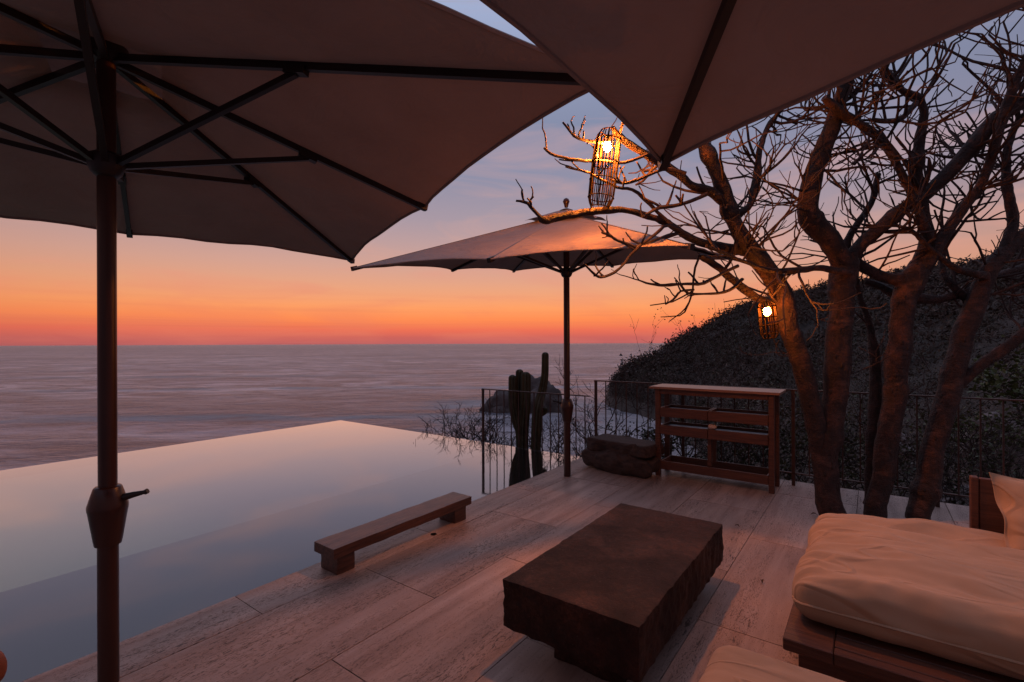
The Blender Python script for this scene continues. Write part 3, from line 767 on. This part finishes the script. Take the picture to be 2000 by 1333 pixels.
# ------------------------------------------------------------------ cacti, sea rock, shrubs, bushes, stones
def cactus_stem(pts, radii, ribs=9):
    P_ = catmull([tuple(p) + (r,) for p, r in zip(pts, radii)], 5); pts = [Vector(p[:3]) for p in P_]; rad = [p[3] for p in P_]
    rad = [x * .84 for x in rad]; top = pts[-1]; d = (pts[-1] - pts[-2]).normalized(); R = rad[-1]
    for k in range(1, 6):
        a = k / 5 * pi / 2; pts.append(top + d * R * sin(a)); rad.append(max(R * cos(a), .004))
    n = ribs * 4; q = MB(); q.tube(pts, rad, n); out = []
    for i, p in enumerate(q.v):
        ring, k = divmod(i, n); c = pts[ring]; f = 1 + .2 * cos(k / n * ribs * 2 * pi)
        out.append(tuple(c + (Vector(p) - c) * f))
    q.v = out; return q
d = 8.0; px2m = lambda px, dep: px * dep / F
T = thing('columnar_cactus', P(1020, 905, d), 'clump of three columnar cacti behind the low railing', 'cactus', 'cacti beyond the railing')
cactus_stem([P(1022, 925, d), P(1022, 850, d), P(1026, 790, d), P(1027, 735, d)], [.085, .088, .088, .085]).obj('stem', CACTUS, T, True)
cactus_stem([P(1018, 905, d + .12), P(1014, 830, d + .12), P(1014, 770, d + .12), P(1015, 728, d + .12)], [.06, .07, .07, .066]).obj('stem', CACTUS, T, True)
cactus_stem([P(1016, 850, d - .02), P(1008, 825, d), P(1002, 790, d), P(1001, 739, d)], [.05, .066, .07, .066]).obj('stem', CACTUS, T, True)
T = thing('columnar_cactus', P(1046, 905, d), 'single taller columnar cactus right of the clump', 'cactus', 'cacti beyond the railing')
cactus_stem([P(1044, 930, d - .1), P(1047, 860, d - .1), P(1050, 800, d - .1), P(1058, 768, d), P(1064, 735, d), P(1065, 694, d)], [.085, .085, .083, .072, .062, .058]).obj('stem', CACTUS, T, True)
cactus_stem([P(1055, 812, d - .02), P(1063, 806, d - .02), P(1065, 800, d - .02)], [.03, .04, .04]).obj('stem', CACTUS, T, True)

def boulder(c, size, seed, n=4, amp=.35, squash=1.0):
    bm = bmesh.new(); bmesh.ops.create_icosphere(bm, subdivisions=n, radius=1.0)
    for v in bm.verts:
        d = v.co.normalized(); k = 1 + amp * fbm(d * 1.3 + Vector((seed, 0, 0)), 3) + amp * .5 * (1 - abs(noise.noise(d * 3.1 + Vector((0, seed, 0))))) - amp * .3 + .06 * fbm(d * 9, 2)
        v.co = Vector((d.x * size[0], d.y * size[1], d.z * size[2])) * k + Vector(c)
    q = MB(); bm.verts.index_update(); q.add([tuple(v.co) for v in bm.verts], [tuple(v.index for v in f.verts) for f in bm.faces]); bm.free(); return q
ROCKD = plain('dark_wet_rock', (.11, .085, .078), .85, col2=(.04, .03, .028), vscale=.25, bumpS=.9, bscale=.8)
c = W(7.6, -20, 147); q = boulder((0, 0, 0), (7.5, 8, 9.2), 3.3, 5, .3)
q = place(q, c, YAW); q.obj('sea_rock', ROCKD, None, True, label='large brown rock rising from the sea behind the cacti', cat='rock', group='rocks in the sea')
q = place(boulder((0, 0, 0), (4, 7.0, 5.2), 7.9, 4, .35), W(-1.6, -20.3, 144), YAW); q.obj('sea_rock', ROCKD, None, True, label='low dark rock in the surf left of the large sea rock', cat='rock', group='rocks in the sea')

def grow(mb, p, d, length, r, depth, R, up=.35, kink=.35, side=5, kids=(2, 3), tipr=.6, segs=6, tuft=None, lo=None):
    pts = [Vector(p)]; d = Vector(d).normalized(); L_ = length / segs
    rad = [r]
    for i in range(segs):
        d = (d + Vector((R.gauss(0, kink), R.gauss(0, kink), R.gauss(0, kink) * .7 + up * .5)) * .42).normalized()
        pts.append(pts[-1] + d * L_); rad.append(r * (1 - (1 - tipr) * (i + 1) / segs))
    mb.tube(pts, rad, side)
    if tuft is not None: tuft.append(pts[-1])
    if depth > 0:
        for k in range(R.randint(*kids)):
            i = segs if k == 0 else R.randint(max(1, segs // 2 - 1), segs)
            t = (pts[min(i, segs)] - pts[i - 1]).normalized()
            s = Vector((R.gauss(0, 1), R.gauss(0, 1), R.gauss(.2, .8))).normalized(); s = (s - t * s.dot(t)).normalized()
            nd = (t * .75 + s * R.uniform(.45, 1.0))
            grow(mb, pts[i], nd, length * R.uniform(.48, .8), max(rad[min(i, segs)] * .84, .0046 if side == 5 and r > .006 else .0036), depth - 1, R, up, kink, side, kids, tipr, max(3, segs - 1), tuft)

def bare_shrub(px, py, dep, size, label, seed, n=6, lean=(0, 0, 1), r=.016, lv=4, group='bare shrubs beyond the terrace', up=.3, leaves=None):
    R = random.Random(seed); base = P(px, py, dep); T = thing('bare_shrub', base, label, 'shrub', group)
    mb = MB(); tips = []
    for k in range(n):
        a = 2 * pi * (k + R.random()) / n
        dr = Vector((cos(a) * .75, sin(a) * .75, .75 + R.random() * .6)) + Vector(lean)
        grow(mb, base + Vector((cos(a), sin(a), 0)) * .05, dr, size * R.uniform(.4, .6), r * R.uniform(.7, 1), lv, R, up, .55, 5, (2, 3), .62, 5, tips)
    mb.obj('twigs', DRYTWIG, T, True, kind='stuff')
    if leaves:
        m2 = MB()
        for t in tips:
            if R.random() < leaves[1]:
                for _ in range(leaves[2]):
                    a = Vector((R.uniform(-1, 1), R.uniform(-1, 1), R.uniform(-.4, 1))).normalized() * R.uniform(.035, .07)
                    b = a.cross(Vector((R.random(), R.random(), R.random()))).normalized() * .016; p = t + Vector((R.gauss(0, .04), R.gauss(0, .04), R.gauss(0, .04)))
                    m2.add([p, p + a * .5 + b, p + a, p + a * .5 - b], [(0, 1, 2, 3)])
        if m2.v: m2.obj('leaves', leaves[0], T, kind='stuff')
    return T
Lh = W(-1, 0, 0) - W(0, 0, 0)
bare_shrub(945, 905, 8.9, 1.15, 'bare spiky shrub at the left end of the low railing', 11, 10, Lh * .6, .02, 4, up=.28)
bare_shrub(905, 900, 9.3, .9, 'lowest bare shrub, farthest left beyond the pool rim', 19, 9, Lh * .7, .016, 4, up=.25)
bare_shrub(1000, 915, 8.5, .85, 'bare shrub tangled round the foot of the cacti', 12, 9, (0, 0, 0), .016, 4)
bare_shrub(1085, 925, 7.9, .95, 'bare shrub between the tall cactus and the umbrella pole', 13, 7, (0, 0, 0), .014, 4)
bare_shrub(1140, 940, 7.4, .9, 'bare shrub just left of the railing corner post', 14, 6, (0, 0, 0), .013, 4)
bare_shrub(1185, 900, 8.2, 1.5, 'taller bare shrub whose thin twigs rise above the corner of the railing', 15, 5, (0, 0, .5), .017, 4, up=.5)
rr = random.Random(21)
spots = [(1235, 945, 8.0, .9), (1300, 960, 7.6, .9), (1360, 960, 7.8, 1.0), (1420, 965, 7.0, 1.3), (1480, 980, 6.9, 1.35), (1540, 985, 6.6, 1.5), (1600, 1000, 6.8, 1.3),
         (1660, 1010, 6.6, 1.5), (1720, 1010, 6.9, 1.7), (1790, 1030, 6.3, 1.5), (1860, 1040, 6.2, 1.35), (1930, 1050, 6.0, 1.3), (1990, 1060, 5.9, 1.2), (1330, 830, 13, 2.6), (1430, 830, 12, 2.8), (1560, 840, 12, 2.8), (1700, 850, 12, 3.0), (1840, 860, 11, 2.8)]
names = ['at the foot of the corner post behind the rough block', 'seen through the left trays of the shelf unit', 'behind the middle post of the shelf unit', 'seen through the right trays of the shelf unit', 'spreading above the right end of the shelf top', 'rising behind the right leg of the shelf unit', 'behind the leftmost leaning trunk',
         'behind the gap between the two left trunks', 'behind the thin trunk in the middle', 'behind the gap between middle and right trunks', 'behind the railing right of the slanting trunk', 'above the wooden back panel of the daybed', 'at the right edge of the picture behind the railing',
         'down the slope behind the left end of the shelf top', 'down the slope above the right end of the shelf top', 'down the slope between the lantern and the railing', 'down the slope behind the middle trunk', 'down the slope right of the slanting trunk']
for (px, py, dep, sz), nm in zip(spots, names):
    lf = (LEAFO, .5, 4) if rr.random() < .75 else None
    bare_shrub(px, py, dep, sz, 'tangled dry shrub ' + nm, rr.randint(0, 9999), 6, (0, 0, .3), .012, 4 if dep < 9 else 3, up=.25, leaves=lf)

def leafy_bush(px, py, dep, size, label, seed, mat_, n=900, group='leafy bushes beyond the terrace'):
    R = random.Random(seed); base = P(px, py, dep); T = thing('leafy_bush', base, label, 'bush', group); mb = MB(); tips = []
    for k in range(6):
        a = 2 * pi * k / 6; grow(mb, base, Vector((cos(a) * .6, sin(a) * .6, 1)), size * .55, size * .02, 3, R, .3, .4, 5, (2, 3), .6, 4, tips)
    mb.obj('stems', DRYTWIG, T, True, kind='stuff'); m2 = MB()
    for _ in range(n):
        t = R.choice(tips) + Vector((R.gauss(0, .09), R.gauss(0, .09), R.gauss(0, .07))) * size
        a = Vector((R.uniform(-1, 1), R.uniform(-1, 1), R.uniform(-.6, .8))).normalized() * R.uniform(.05, .085) * size; b = a.cross(Vector((R.random(), R.random(), R.random()))).normalized() * .026 * size
        m2.add([t, t + a * .5 + b, t + a, t + a * .5 - b], [(0, 1, 2, 3)])
    m2.obj('leaves', mat_, T, kind='stuff')
leafy_bush(2010, 850, 7.5, 1.15, 'yellow green leafy bush at the right edge above the railing', 5, LEAFG, 1500)
leafy_bush(1905, 900, 7.8, .8, 'small olive bush behind the railing beside the pale rocks', 6, LEAFG, 900)
leafy_bush(1450, 905, 9.0, .9, 'olive bush glimpsed under the lower trays of the shelf unit', 8, LEAFO, 900)
leafy_bush(1340, 905, 9.0, .8, 'olive bush glimpsed under the left half of the shelf', 9, LEAFO, 900)
for px, py, dep, sz, sd_, lb in ((1960, 890, 8.2, (.55, .5, .6), 4, 'pale grey boulder behind the railing at the right edge'), (1890, 985, 7.3, (.3, .35, .28), 9, 'small grey boulder low behind the railing, left of the pale boulder'),
                             (1745, 870, 9.5, (.32, .3, .25), 13, 'small pale stone on the slope between the tree trunks')):
    place(boulder((0, 0, 0), sz, sd_, 4, .4), P(px, py, dep), 0).obj('boulder', ROCK, None, False, label=lb, cat='rock', group='boulders on the slope')

# ------------------------------------------------------------------ trees (bare, red-barked)
def limb(T, name, pts, d0, d1, seed, sub=7, n=12, matl=BARK, bumpy=.10):
    """pts: (px, py, radius_px); depth runs from d0 to d1"""
    m = len(pts); q3 = []
    for i, (x, y, r) in enumerate(pts):
        dep = d0 + (d1 - d0) * i / (m - 1); p = P(x, y, dep); q3.append((p.x, p.y, p.z, r * dep / F / sqrt(1 + ((x - 1000) / F) ** 2) * .9))
    cm_ = catmull(q3, sub); pp = []; rad = []
    for i, c in enumerate(cm_):
        p = Vector(c[:3]); k = noise.noise(p * 3 + Vector((seed, 0, 0)))
        p = p + Vector((noise.noise(p * 4 + Vector((0, seed, 0))), noise.noise(p * 4 + Vector((7, 0, seed))), 0)) * c[3] * .22
        kn = max(0, noise.noise(p * 5.5 + Vector((3, seed, 1))) - .38) * 1.1
        pp.append(p); rad.append(c[3] * (1 + bumpy * k + kn))
    q = MB(); q.tube(pp, rad, n); out = []
    for v in q.v:
        v = Vector(v); out.append(v + Vector((noise.noise(v * 11), noise.noise(v * 11 + Vector((5, 5, 5))), noise.noise(v * 11 + Vector((9, 1, 3))))) * .009 + Vector((noise.noise(v * 34), noise.noise(v * 34 + Vector((5, 5, 5))), 0)) * .004)
    q.v = [tuple(v) for v in out]; q.obj(name, matl, T, True)
    return pp, rad
def tree(base, label): return thing('bare_tree', base, label, 'tree', 'bare red-barked trees behind the daybed')
TA = tree(G(1622, 1008), 'left bare tree, thick trunk and leaning trunk that carry both lanterns')
TB = tree(G(1712, 1015), 'middle bare tree with a thick and a thin trunk side by side')
TC = tree(G(1797, 1035), 'right bare tree with a single slanting trunk leaning out of the picture')
lm = {}
lm['t1'] = limb(TA, 'trunk', [(1634, 1022, 34), (1622, 990, 31), (1612, 930, 29), (1620, 850, 29), (1631, 760, 29), (1640, 660, 30), (1645, 580, 29), (1650, 525, 31), (1652, 495, 27)], 4.40, 4.40, 1, n=26)
lm['t0'] = limb(TA, 'trunk', [(1612, 940, 20), (1598, 870, 21), (1588, 800, 23), (1568, 720, 23), (1545, 650, 23), (1530, 590, 24), (1508, 540, 23), (1476, 500, 21), (1450, 465, 20), (1430, 425, 18), (1417, 382, 17), (1398, 332, 15), (1374, 285, 13), (1352, 240, 11)], 4.45, 4.0, 2, n=24)
lm['a1'] = limb(TA, 'branch', [(1652, 520, 26), (1625, 478, 27), (1592, 440, 27), (1577, 405, 24), (1588, 350, 22), (1610, 290, 21), (1630, 230, 20), (1646, 180, 17), (1668, 120, 13)], 4.40, 4.05, 3, n=20)
lm['a2'] = limb(TA, 'branch', [(1655, 515, 22), (1690, 470, 17), (1768, 405, 16), (1823, 367, 18), (1885, 304, 21), (1940, 238, 22), (2010, 190, 21), (2070, 150, 19)], 4.40, 4.2, 4, n=20)
lm['a3'] = limb(TA, 'branch', [(1420, 400, 13), (1388, 375, 11), (1350, 361, 10), (1314, 333, 9.5), (1259, 300, 9), (1214, 271, 8), (1197, 250, 5)], 4.15, 3.6, 5, n=10)
lm['a4'] = limb(TA, 'branch', [(1462, 490, 12), (1405, 482, 10), (1350, 466, 9), (1310, 440, 8), (1274, 425, 7.5), (1216, 410, 7), (1157, 414, 8), (1110, 421, 9), (1064, 430, 9), (1054, 424, 4)], 4.25, 3.35, 6, n=10)
lm['a5'] = limb(TA, 'branch', [(1530, 610, 12), (1490, 588, 10), (1440, 555, 9), (1402, 522, 8.5), (1374, 503, 8), (1366, 500, 4)], 4.4, 4.1, 7, n=10)
lm['a6'] = limb(TA, 'branch', [(1660, 535, 9), (1600, 524, 8), (1560, 528, 8), (1500, 528, 6), (1450, 510, 5), (1380, 480, 4)], 4.3, 3.9, 8, n=8)
lm['a7'] = limb(TA, 'branch', [(1430, 425, 9), (1465, 400, 8), (1478, 350, 8), (1482, 300, 7), (1500, 250, 6), (1530, 210, 5)], 4.15, 4.3, 9, n=8)
lm['b1'] = limb(TB, 'trunk', [(1708, 1030, 25), (1713, 990, 25), (1725, 920, 25), (1742, 820, 26), (1752, 720, 27), (1760, 640, 26), (1770, 580, 29), (1788, 540, 32), (1800, 515, 26)], 4.38, 4.38, 10, n=26)
lm['b2'] = limb(TB, 'trunk', [(1700, 985, 14), (1704, 880, 16), (1709, 780, 15), (1711, 720, 14), (1701, 650, 10), (1692, 612, 8), (1677, 575, 7), (1672, 530, 7), (1680, 480, 5)], 4.55, 4.6, 11, n=12)
lm['b3'] = limb(TB, 'branch', [(1796, 530, 24), (1812, 470, 18), (1802, 410, 15), (1794, 360, 14), (1793, 310, 13), (1800, 250, 12), (1804, 215, 11), (1790, 190, 9), (1760, 175, 8), (1735, 140, 6)], 4.38, 4.2, 12, n=12)
lm['b4'] = limb(TB, 'branch', [(1800, 530, 22), (1846, 457, 16), (1885, 402, 14), (1924, 343, 13), (1955, 242, 13), (1979, 172, 13), (2004, 115, 12), (2030, 40, 10)], 4.35, 4.0, 13, n=12)
lm['b5'] = limb(TB, 'branch', [(1785, 545, 24), (1740, 545, 17), (1700, 530, 14), (1670, 505, 12), (1655, 470, 9), (1700, 400, 8), (1715, 340, 7)], 4.4, 4.6, 14, n=10)
lm['b6'] = limb(TB, 'branch', [(1775, 580, 17), (1830, 585, 13), (1885, 570, 11), (1930, 545, 10), (2000, 520, 9)], 4.42, 4.7, 15, n=10)
lm['b7'] = limb(TB, 'branch', [(1790, 200, 8), (1755, 235, 8), (1700, 235, 6)], 4.2, 4.1, 16, n=8)
lm['b8'] = limb(TB, 'branch', [(1815, 470, 14), (1775, 370, 10), (1735, 290, 11), (1690, 250, 11), (1650, 225, 12), (1610, 190, 8)], 4.3, 4.0, 17, n=10)
lm['b9'] = limb(TB, 'branch', [(1768, 600, 14), (1745, 575, 12), (1720, 560, 10), (1690, 550, 8)], 4.5, 4.7, 18, n=8)
lm['c1'] = limb(TC, 'trunk', [(1785, 1050, 29), (1794, 1010, 29), (1812, 940, 28), (1835, 830, 28), (1858, 740, 29), (1880, 660, 27), (1905, 590, 25), (1930, 530, 23), (1968, 488, 21), (2010, 450, 19), (2070, 390, 17)], 4.40, 4.40, 19, n=26)
lm['c2'] = limb(TC, 'branch', [(1868, 755, 16), (1905, 722, 15), (1960, 682, 15), (2015, 640, 15), (2080, 590, 14)], 4.40, 4.2, 20, n=12)
lm['c3'] = limb(TC, 'branch', [(1960, 495, 18), (1978, 440, 15), (1972, 390, 14), (1964, 340, 12), (1968, 290, 10), (1990, 230, 8)], 4.4, 4.5, 21, n=12)
lm['c4'] = limb(TC, 'branch', [(1905, 590, 13), (1860, 560, 9), (1840, 520, 8), (1855, 450, 7), (1900, 390, 6), (1930, 330, 5)], 4.45, 4.8, 22, n=8)
lm['c5'] = limb(TC, 'branch', [(1925, 540, 14), (1870, 525, 9), (1820, 490, 7), (1780, 450, 6), (1740, 440, 5)], 4.35, 4.2, 23, n=8)
# traced low twigs over the sunset
thin = {'A': [([(1440, 520, 5), (1400, 540, 4.5), (1374, 553, 4), (1340, 555, 3.6), (1298, 557, 3.2), (1270, 555, 2.8), (1248, 548, 2.4)], 4.1, 3.8),
              ([(1450, 545, 4.5), (1425, 568, 4), (1390, 574, 3.5), (1345, 573, 3), (1330, 557, 2.6)], 4.15, 3.95),
              ([(1345, 462, 4.5), (1306, 440, 4), (1280, 458, 3.8), (1240, 488, 3.6), (1212, 524, 3.2), (1180, 541, 3.2), (1164, 538, 2.8), (1140, 516, 2.2)], 3.9, 3.5),
              ([(1330, 455, 4.5), (1290, 465, 4), (1250, 482, 4), (1215, 474, 3.6), (1195, 462, 3.2), (1176, 454, 2.5)], 3.9, 3.6),
              ([(1356, 566, 3), (1330, 570, 2.6), (1315, 585, 2.4), (1300, 595, 2)], 4.0, 3.9),
              ([(1262, 302, 4.5), (1220, 318, 3.5), (1170, 314, 3.2), (1130, 314, 3), (1085, 305, 2.6), (1062, 290, 2)], 3.75, 3.5),
              ([(1190, 280, 3.5), (1150, 276, 3.2), (1122, 265, 3), (1098, 240, 2.4)], 3.62, 3.5),
              ([(1340, 340, 4.5), (1300, 330, 4), (1245, 352, 3.5), (1215, 358, 3.2), (1190, 350, 3)], 3.8, 3.7),
              ([(1310, 440, 4), (1270, 400, 4), (1235, 370, 3.5), (1205, 366, 3), (1150, 338, 2.6), (1105, 326, 2.2)], 3.9, 3.6),
              ([(1058, 427, 4), (1040, 408, 3.4), (1030, 398, 3), (1008, 392, 2.2)], 3.35, 3.3), ([(1034, 402, 3), (1036, 392, 2.8), (1042, 386, 2.2)], 3.33, 3.33), ([(1022, 396, 2.8), (1020, 382, 2.6), (1021, 370, 2)], 3.33, 3.3),
              ([(1380, 380, 6), (1330, 400, 5), (1290, 405, 4.5), (1255, 425, 3)], 4.0, 3.7)]}
for k, (pts, d0, d1) in enumerate(thin['A']): lm['th%d' % k] = limb(TA, 'branch', pts, d0, d1, 40 + k, 3, 6, TWIG, .2)

def crown(T, keys, n, seed, lo=0.25, size=(.28, .62), rr_=(.009, .016), lv=(1, 2), avoid=None):
    R = random.Random(seed); mb = MB()
    for k in keys:
        pp, rad = lm[k]; cnt = n.get(k, 8) if isinstance(n, dict) else n
        for _ in range(cnt):
            i = R.randint(int(lo * (len(pp) - 1)), len(pp) - 1) ; t = (pp[min(i + 1, len(pp) - 1)] - pp[max(i - 1, 0)]).normalized()
            s = Vector((R.gauss(0, 1), R.gauss(0, 1), R.gauss(.3, .8))).normalized(); s = (s - t * s.dot(t)).normalized()
            d = t * R.uniform(.1, .7) + s * R.uniform(.6, 1.1)
            r = min(R.uniform(*rr_), rad[i] * .7)
            grow(mb, pp[i], d, R.uniform(*size), r, R.randint(*lv), R, .36, .42, 5, (2, 3), .66, 5)
    mb.obj('crown', TWIG, T, True, kind='stuff')
crown(TA, ['t0', 'a1', 'a2', 'a3', 'a4', 'a5', 'a6', 'a7'], dict(t0=17, a1=12, a2=19, a3=3, a4=0, a5=2, a6=8, a7=12), 5, .35)
R = random.Random(77); mb = MB()
for k in range(len(thin['A'])):
    pp, rad = lm['th%d' % k]
    for _ in range(1 if 8 < k < 12 else 5):
        i = R.randint(len(pp) // 3, len(pp) - 1); t = (pp[min(i + 1, len(pp) - 1)] - pp[max(i - 1, 0)]).normalized()
        s = Vector((R.gauss(0, .8), R.gauss(0, .8), R.gauss(.7, .7))).normalized()
        grow(mb, pp[i], t * .5 + s, R.uniform(.06, .16), rad[i] * .75, R.choice((0, 0, 1)), R, .5, .5, 5, (1, 2), .7, 4)
mb.obj('twigs', TWIG, TA, True, kind='stuff')
crown(TB, ['b2', 'b3', 'b4', 'b5', 'b6', 'b7', 'b8'], dict(b2=3, b3=22, b4=20, b5=12, b6=6, b7=7, b8=17), 6, .3)
crown(TC, ['c1', 'c2', 'c3', 'c4', 'c5'], dict(c1=7, c2=3, c3=16, c4=12, c5=11), 8, .5)
R = random.Random(5); mb = MB()
for (px, py) in ((1655, 730), (1560, 700), (1690, 900), (1600, 640), (1870, 700), (1745, 790)):
    p = P(px, py, 4.5); grow(mb, p, Vector((R.gauss(0, 1), R.gauss(0, 1), .4)), .3, .006, 2, R, .3, .6, 5, (2, 3), .6, 5)
mb.obj('twigs', TWIG, TB, True, kind='stuff')

# ------------------------------------------------------------------ lanterns
def lantern(top, bot, rad, wire_top, label, bulb_t, n=34, seed=1, bulb_off=(0, 0), bm_=None):
    T = thing('lantern', bot, label, 'lantern', 'woven lanterns hung in the tree')
    R = random.Random(seed); ax = top - bot; H = ax.length; z = ax.normalized(); x = z.orthogonal().normalized(); y = z.cross(x)
    prof = [(0, .66), (.06, .84), (.13, .96), (.3, 1.0), (.7, 1.0), (.87, .97), (.94, .86), (1.0, .62)]
    def rr2(t): return rad * lerp1(t, [p[0] for p in prof], [p[1] for p in prof])
    def pt(t, a, k=1.0): return bot + z * (H * t) + (x * cos(a) + y * sin(a)) * rr2(t) * k
    for t in (0.002, .13, .36, .58, .87, .998):
        q = MB(); q.tube([pt(t, 2 * pi * k / 24, 1.02) for k in range(25)], .0045, 5, False); q.obj('hoop', BAMBOO, T, True)
    q = MB()
    for i in range(n):
        a = 2 * pi * i / n + R.gauss(0, .05); tw = R.gauss(0, .16)
        q.tube([pt(t, a + tw * (t - .5)) for t in (0, .06, .13, .35, .6, .8, .87, .94, 1)], .0029, 4)
    q.obj('woven_strips', BAMBOO, T, False, kind='stuff')
    c = bot + z * (H * bulb_t) + x * bulb_off[0] + y * bulb_off[1]
    bmq = bmesh.new(); bmesh.ops.create_icosphere(bmq, subdivisions=3, radius=.030); q = MB()
    bmq.verts.index_update(); q.add([tuple(Vector((v.co.x, v.co.y, v.co.z * 1.25)) + c) for v in bmq.verts], [tuple(v.index for v in f.verts) for f in bmq.faces]); bmq.free(); q.obj('bulb', bm_ or BULBM, T, True)
    q = MB(); q.tube([c + z * .03, c + z * .085], .017, 10); q.obj('socket', WIREM, T, True)
    q = MB(); q.tube([c + z * .08, top, wire_top], .003, 5); q.obj('cable', WIREM, T, True)
    return T
D1 = 3.6
lantern(P(1190, 257, D1), P(1171, 406, D1), 25.5 * D1 / F, P(1197, 252, D1), 'woven bamboo lantern glowing above the far umbrella', .80, 58, 1)
D2 = 4.05
lantern(P(1496, 590, D2), P(1504, 661, D2), 16.5 * D2 / F, P(1500, 570, D2 + .1), 'smaller woven lantern glowing against the leaning trunk', .74, 30, 2, bm_=BULBD)

# ------------------------------------------------------------------ fallen leaves on the floor
def leaf(px, py, ln, rz, lb):
    c = G(px, py, .006); q = MB(); n = 6; vs = []; fs = []
    for i in range(n + 1):
        t = i / n; wd = .22 * ln * sin(pi * t) ** .8; zc = .012 * sin(pi * t) + .004
        for s in (-1, 0, 1): vs.append((ln * (t - .5), s * wd, zc + (.008 if s else 0) * sin(pi * t)))
    for i in range(n):
        for s in range(2): a = i * 3 + s; fs.append((a, a + 3, a + 4, a + 1))
    q.add(vs, fs); place(q, c, rz); q.obj('dry_leaf', LEAFD, None, True, label=lb, cat='leaf', group='dry leaves fallen on the floor')
leaf(1488, 1138, .045, .3, 'dry leaf on the floor between the stone table and the daybed')
leaf(1440, 1030, .05, 1.2, 'dry leaf on the floor beyond the far end of the stone table')
leaf(1590, 1007, .06, 2.0, 'dry leaf on the floor at the foot of the tree')
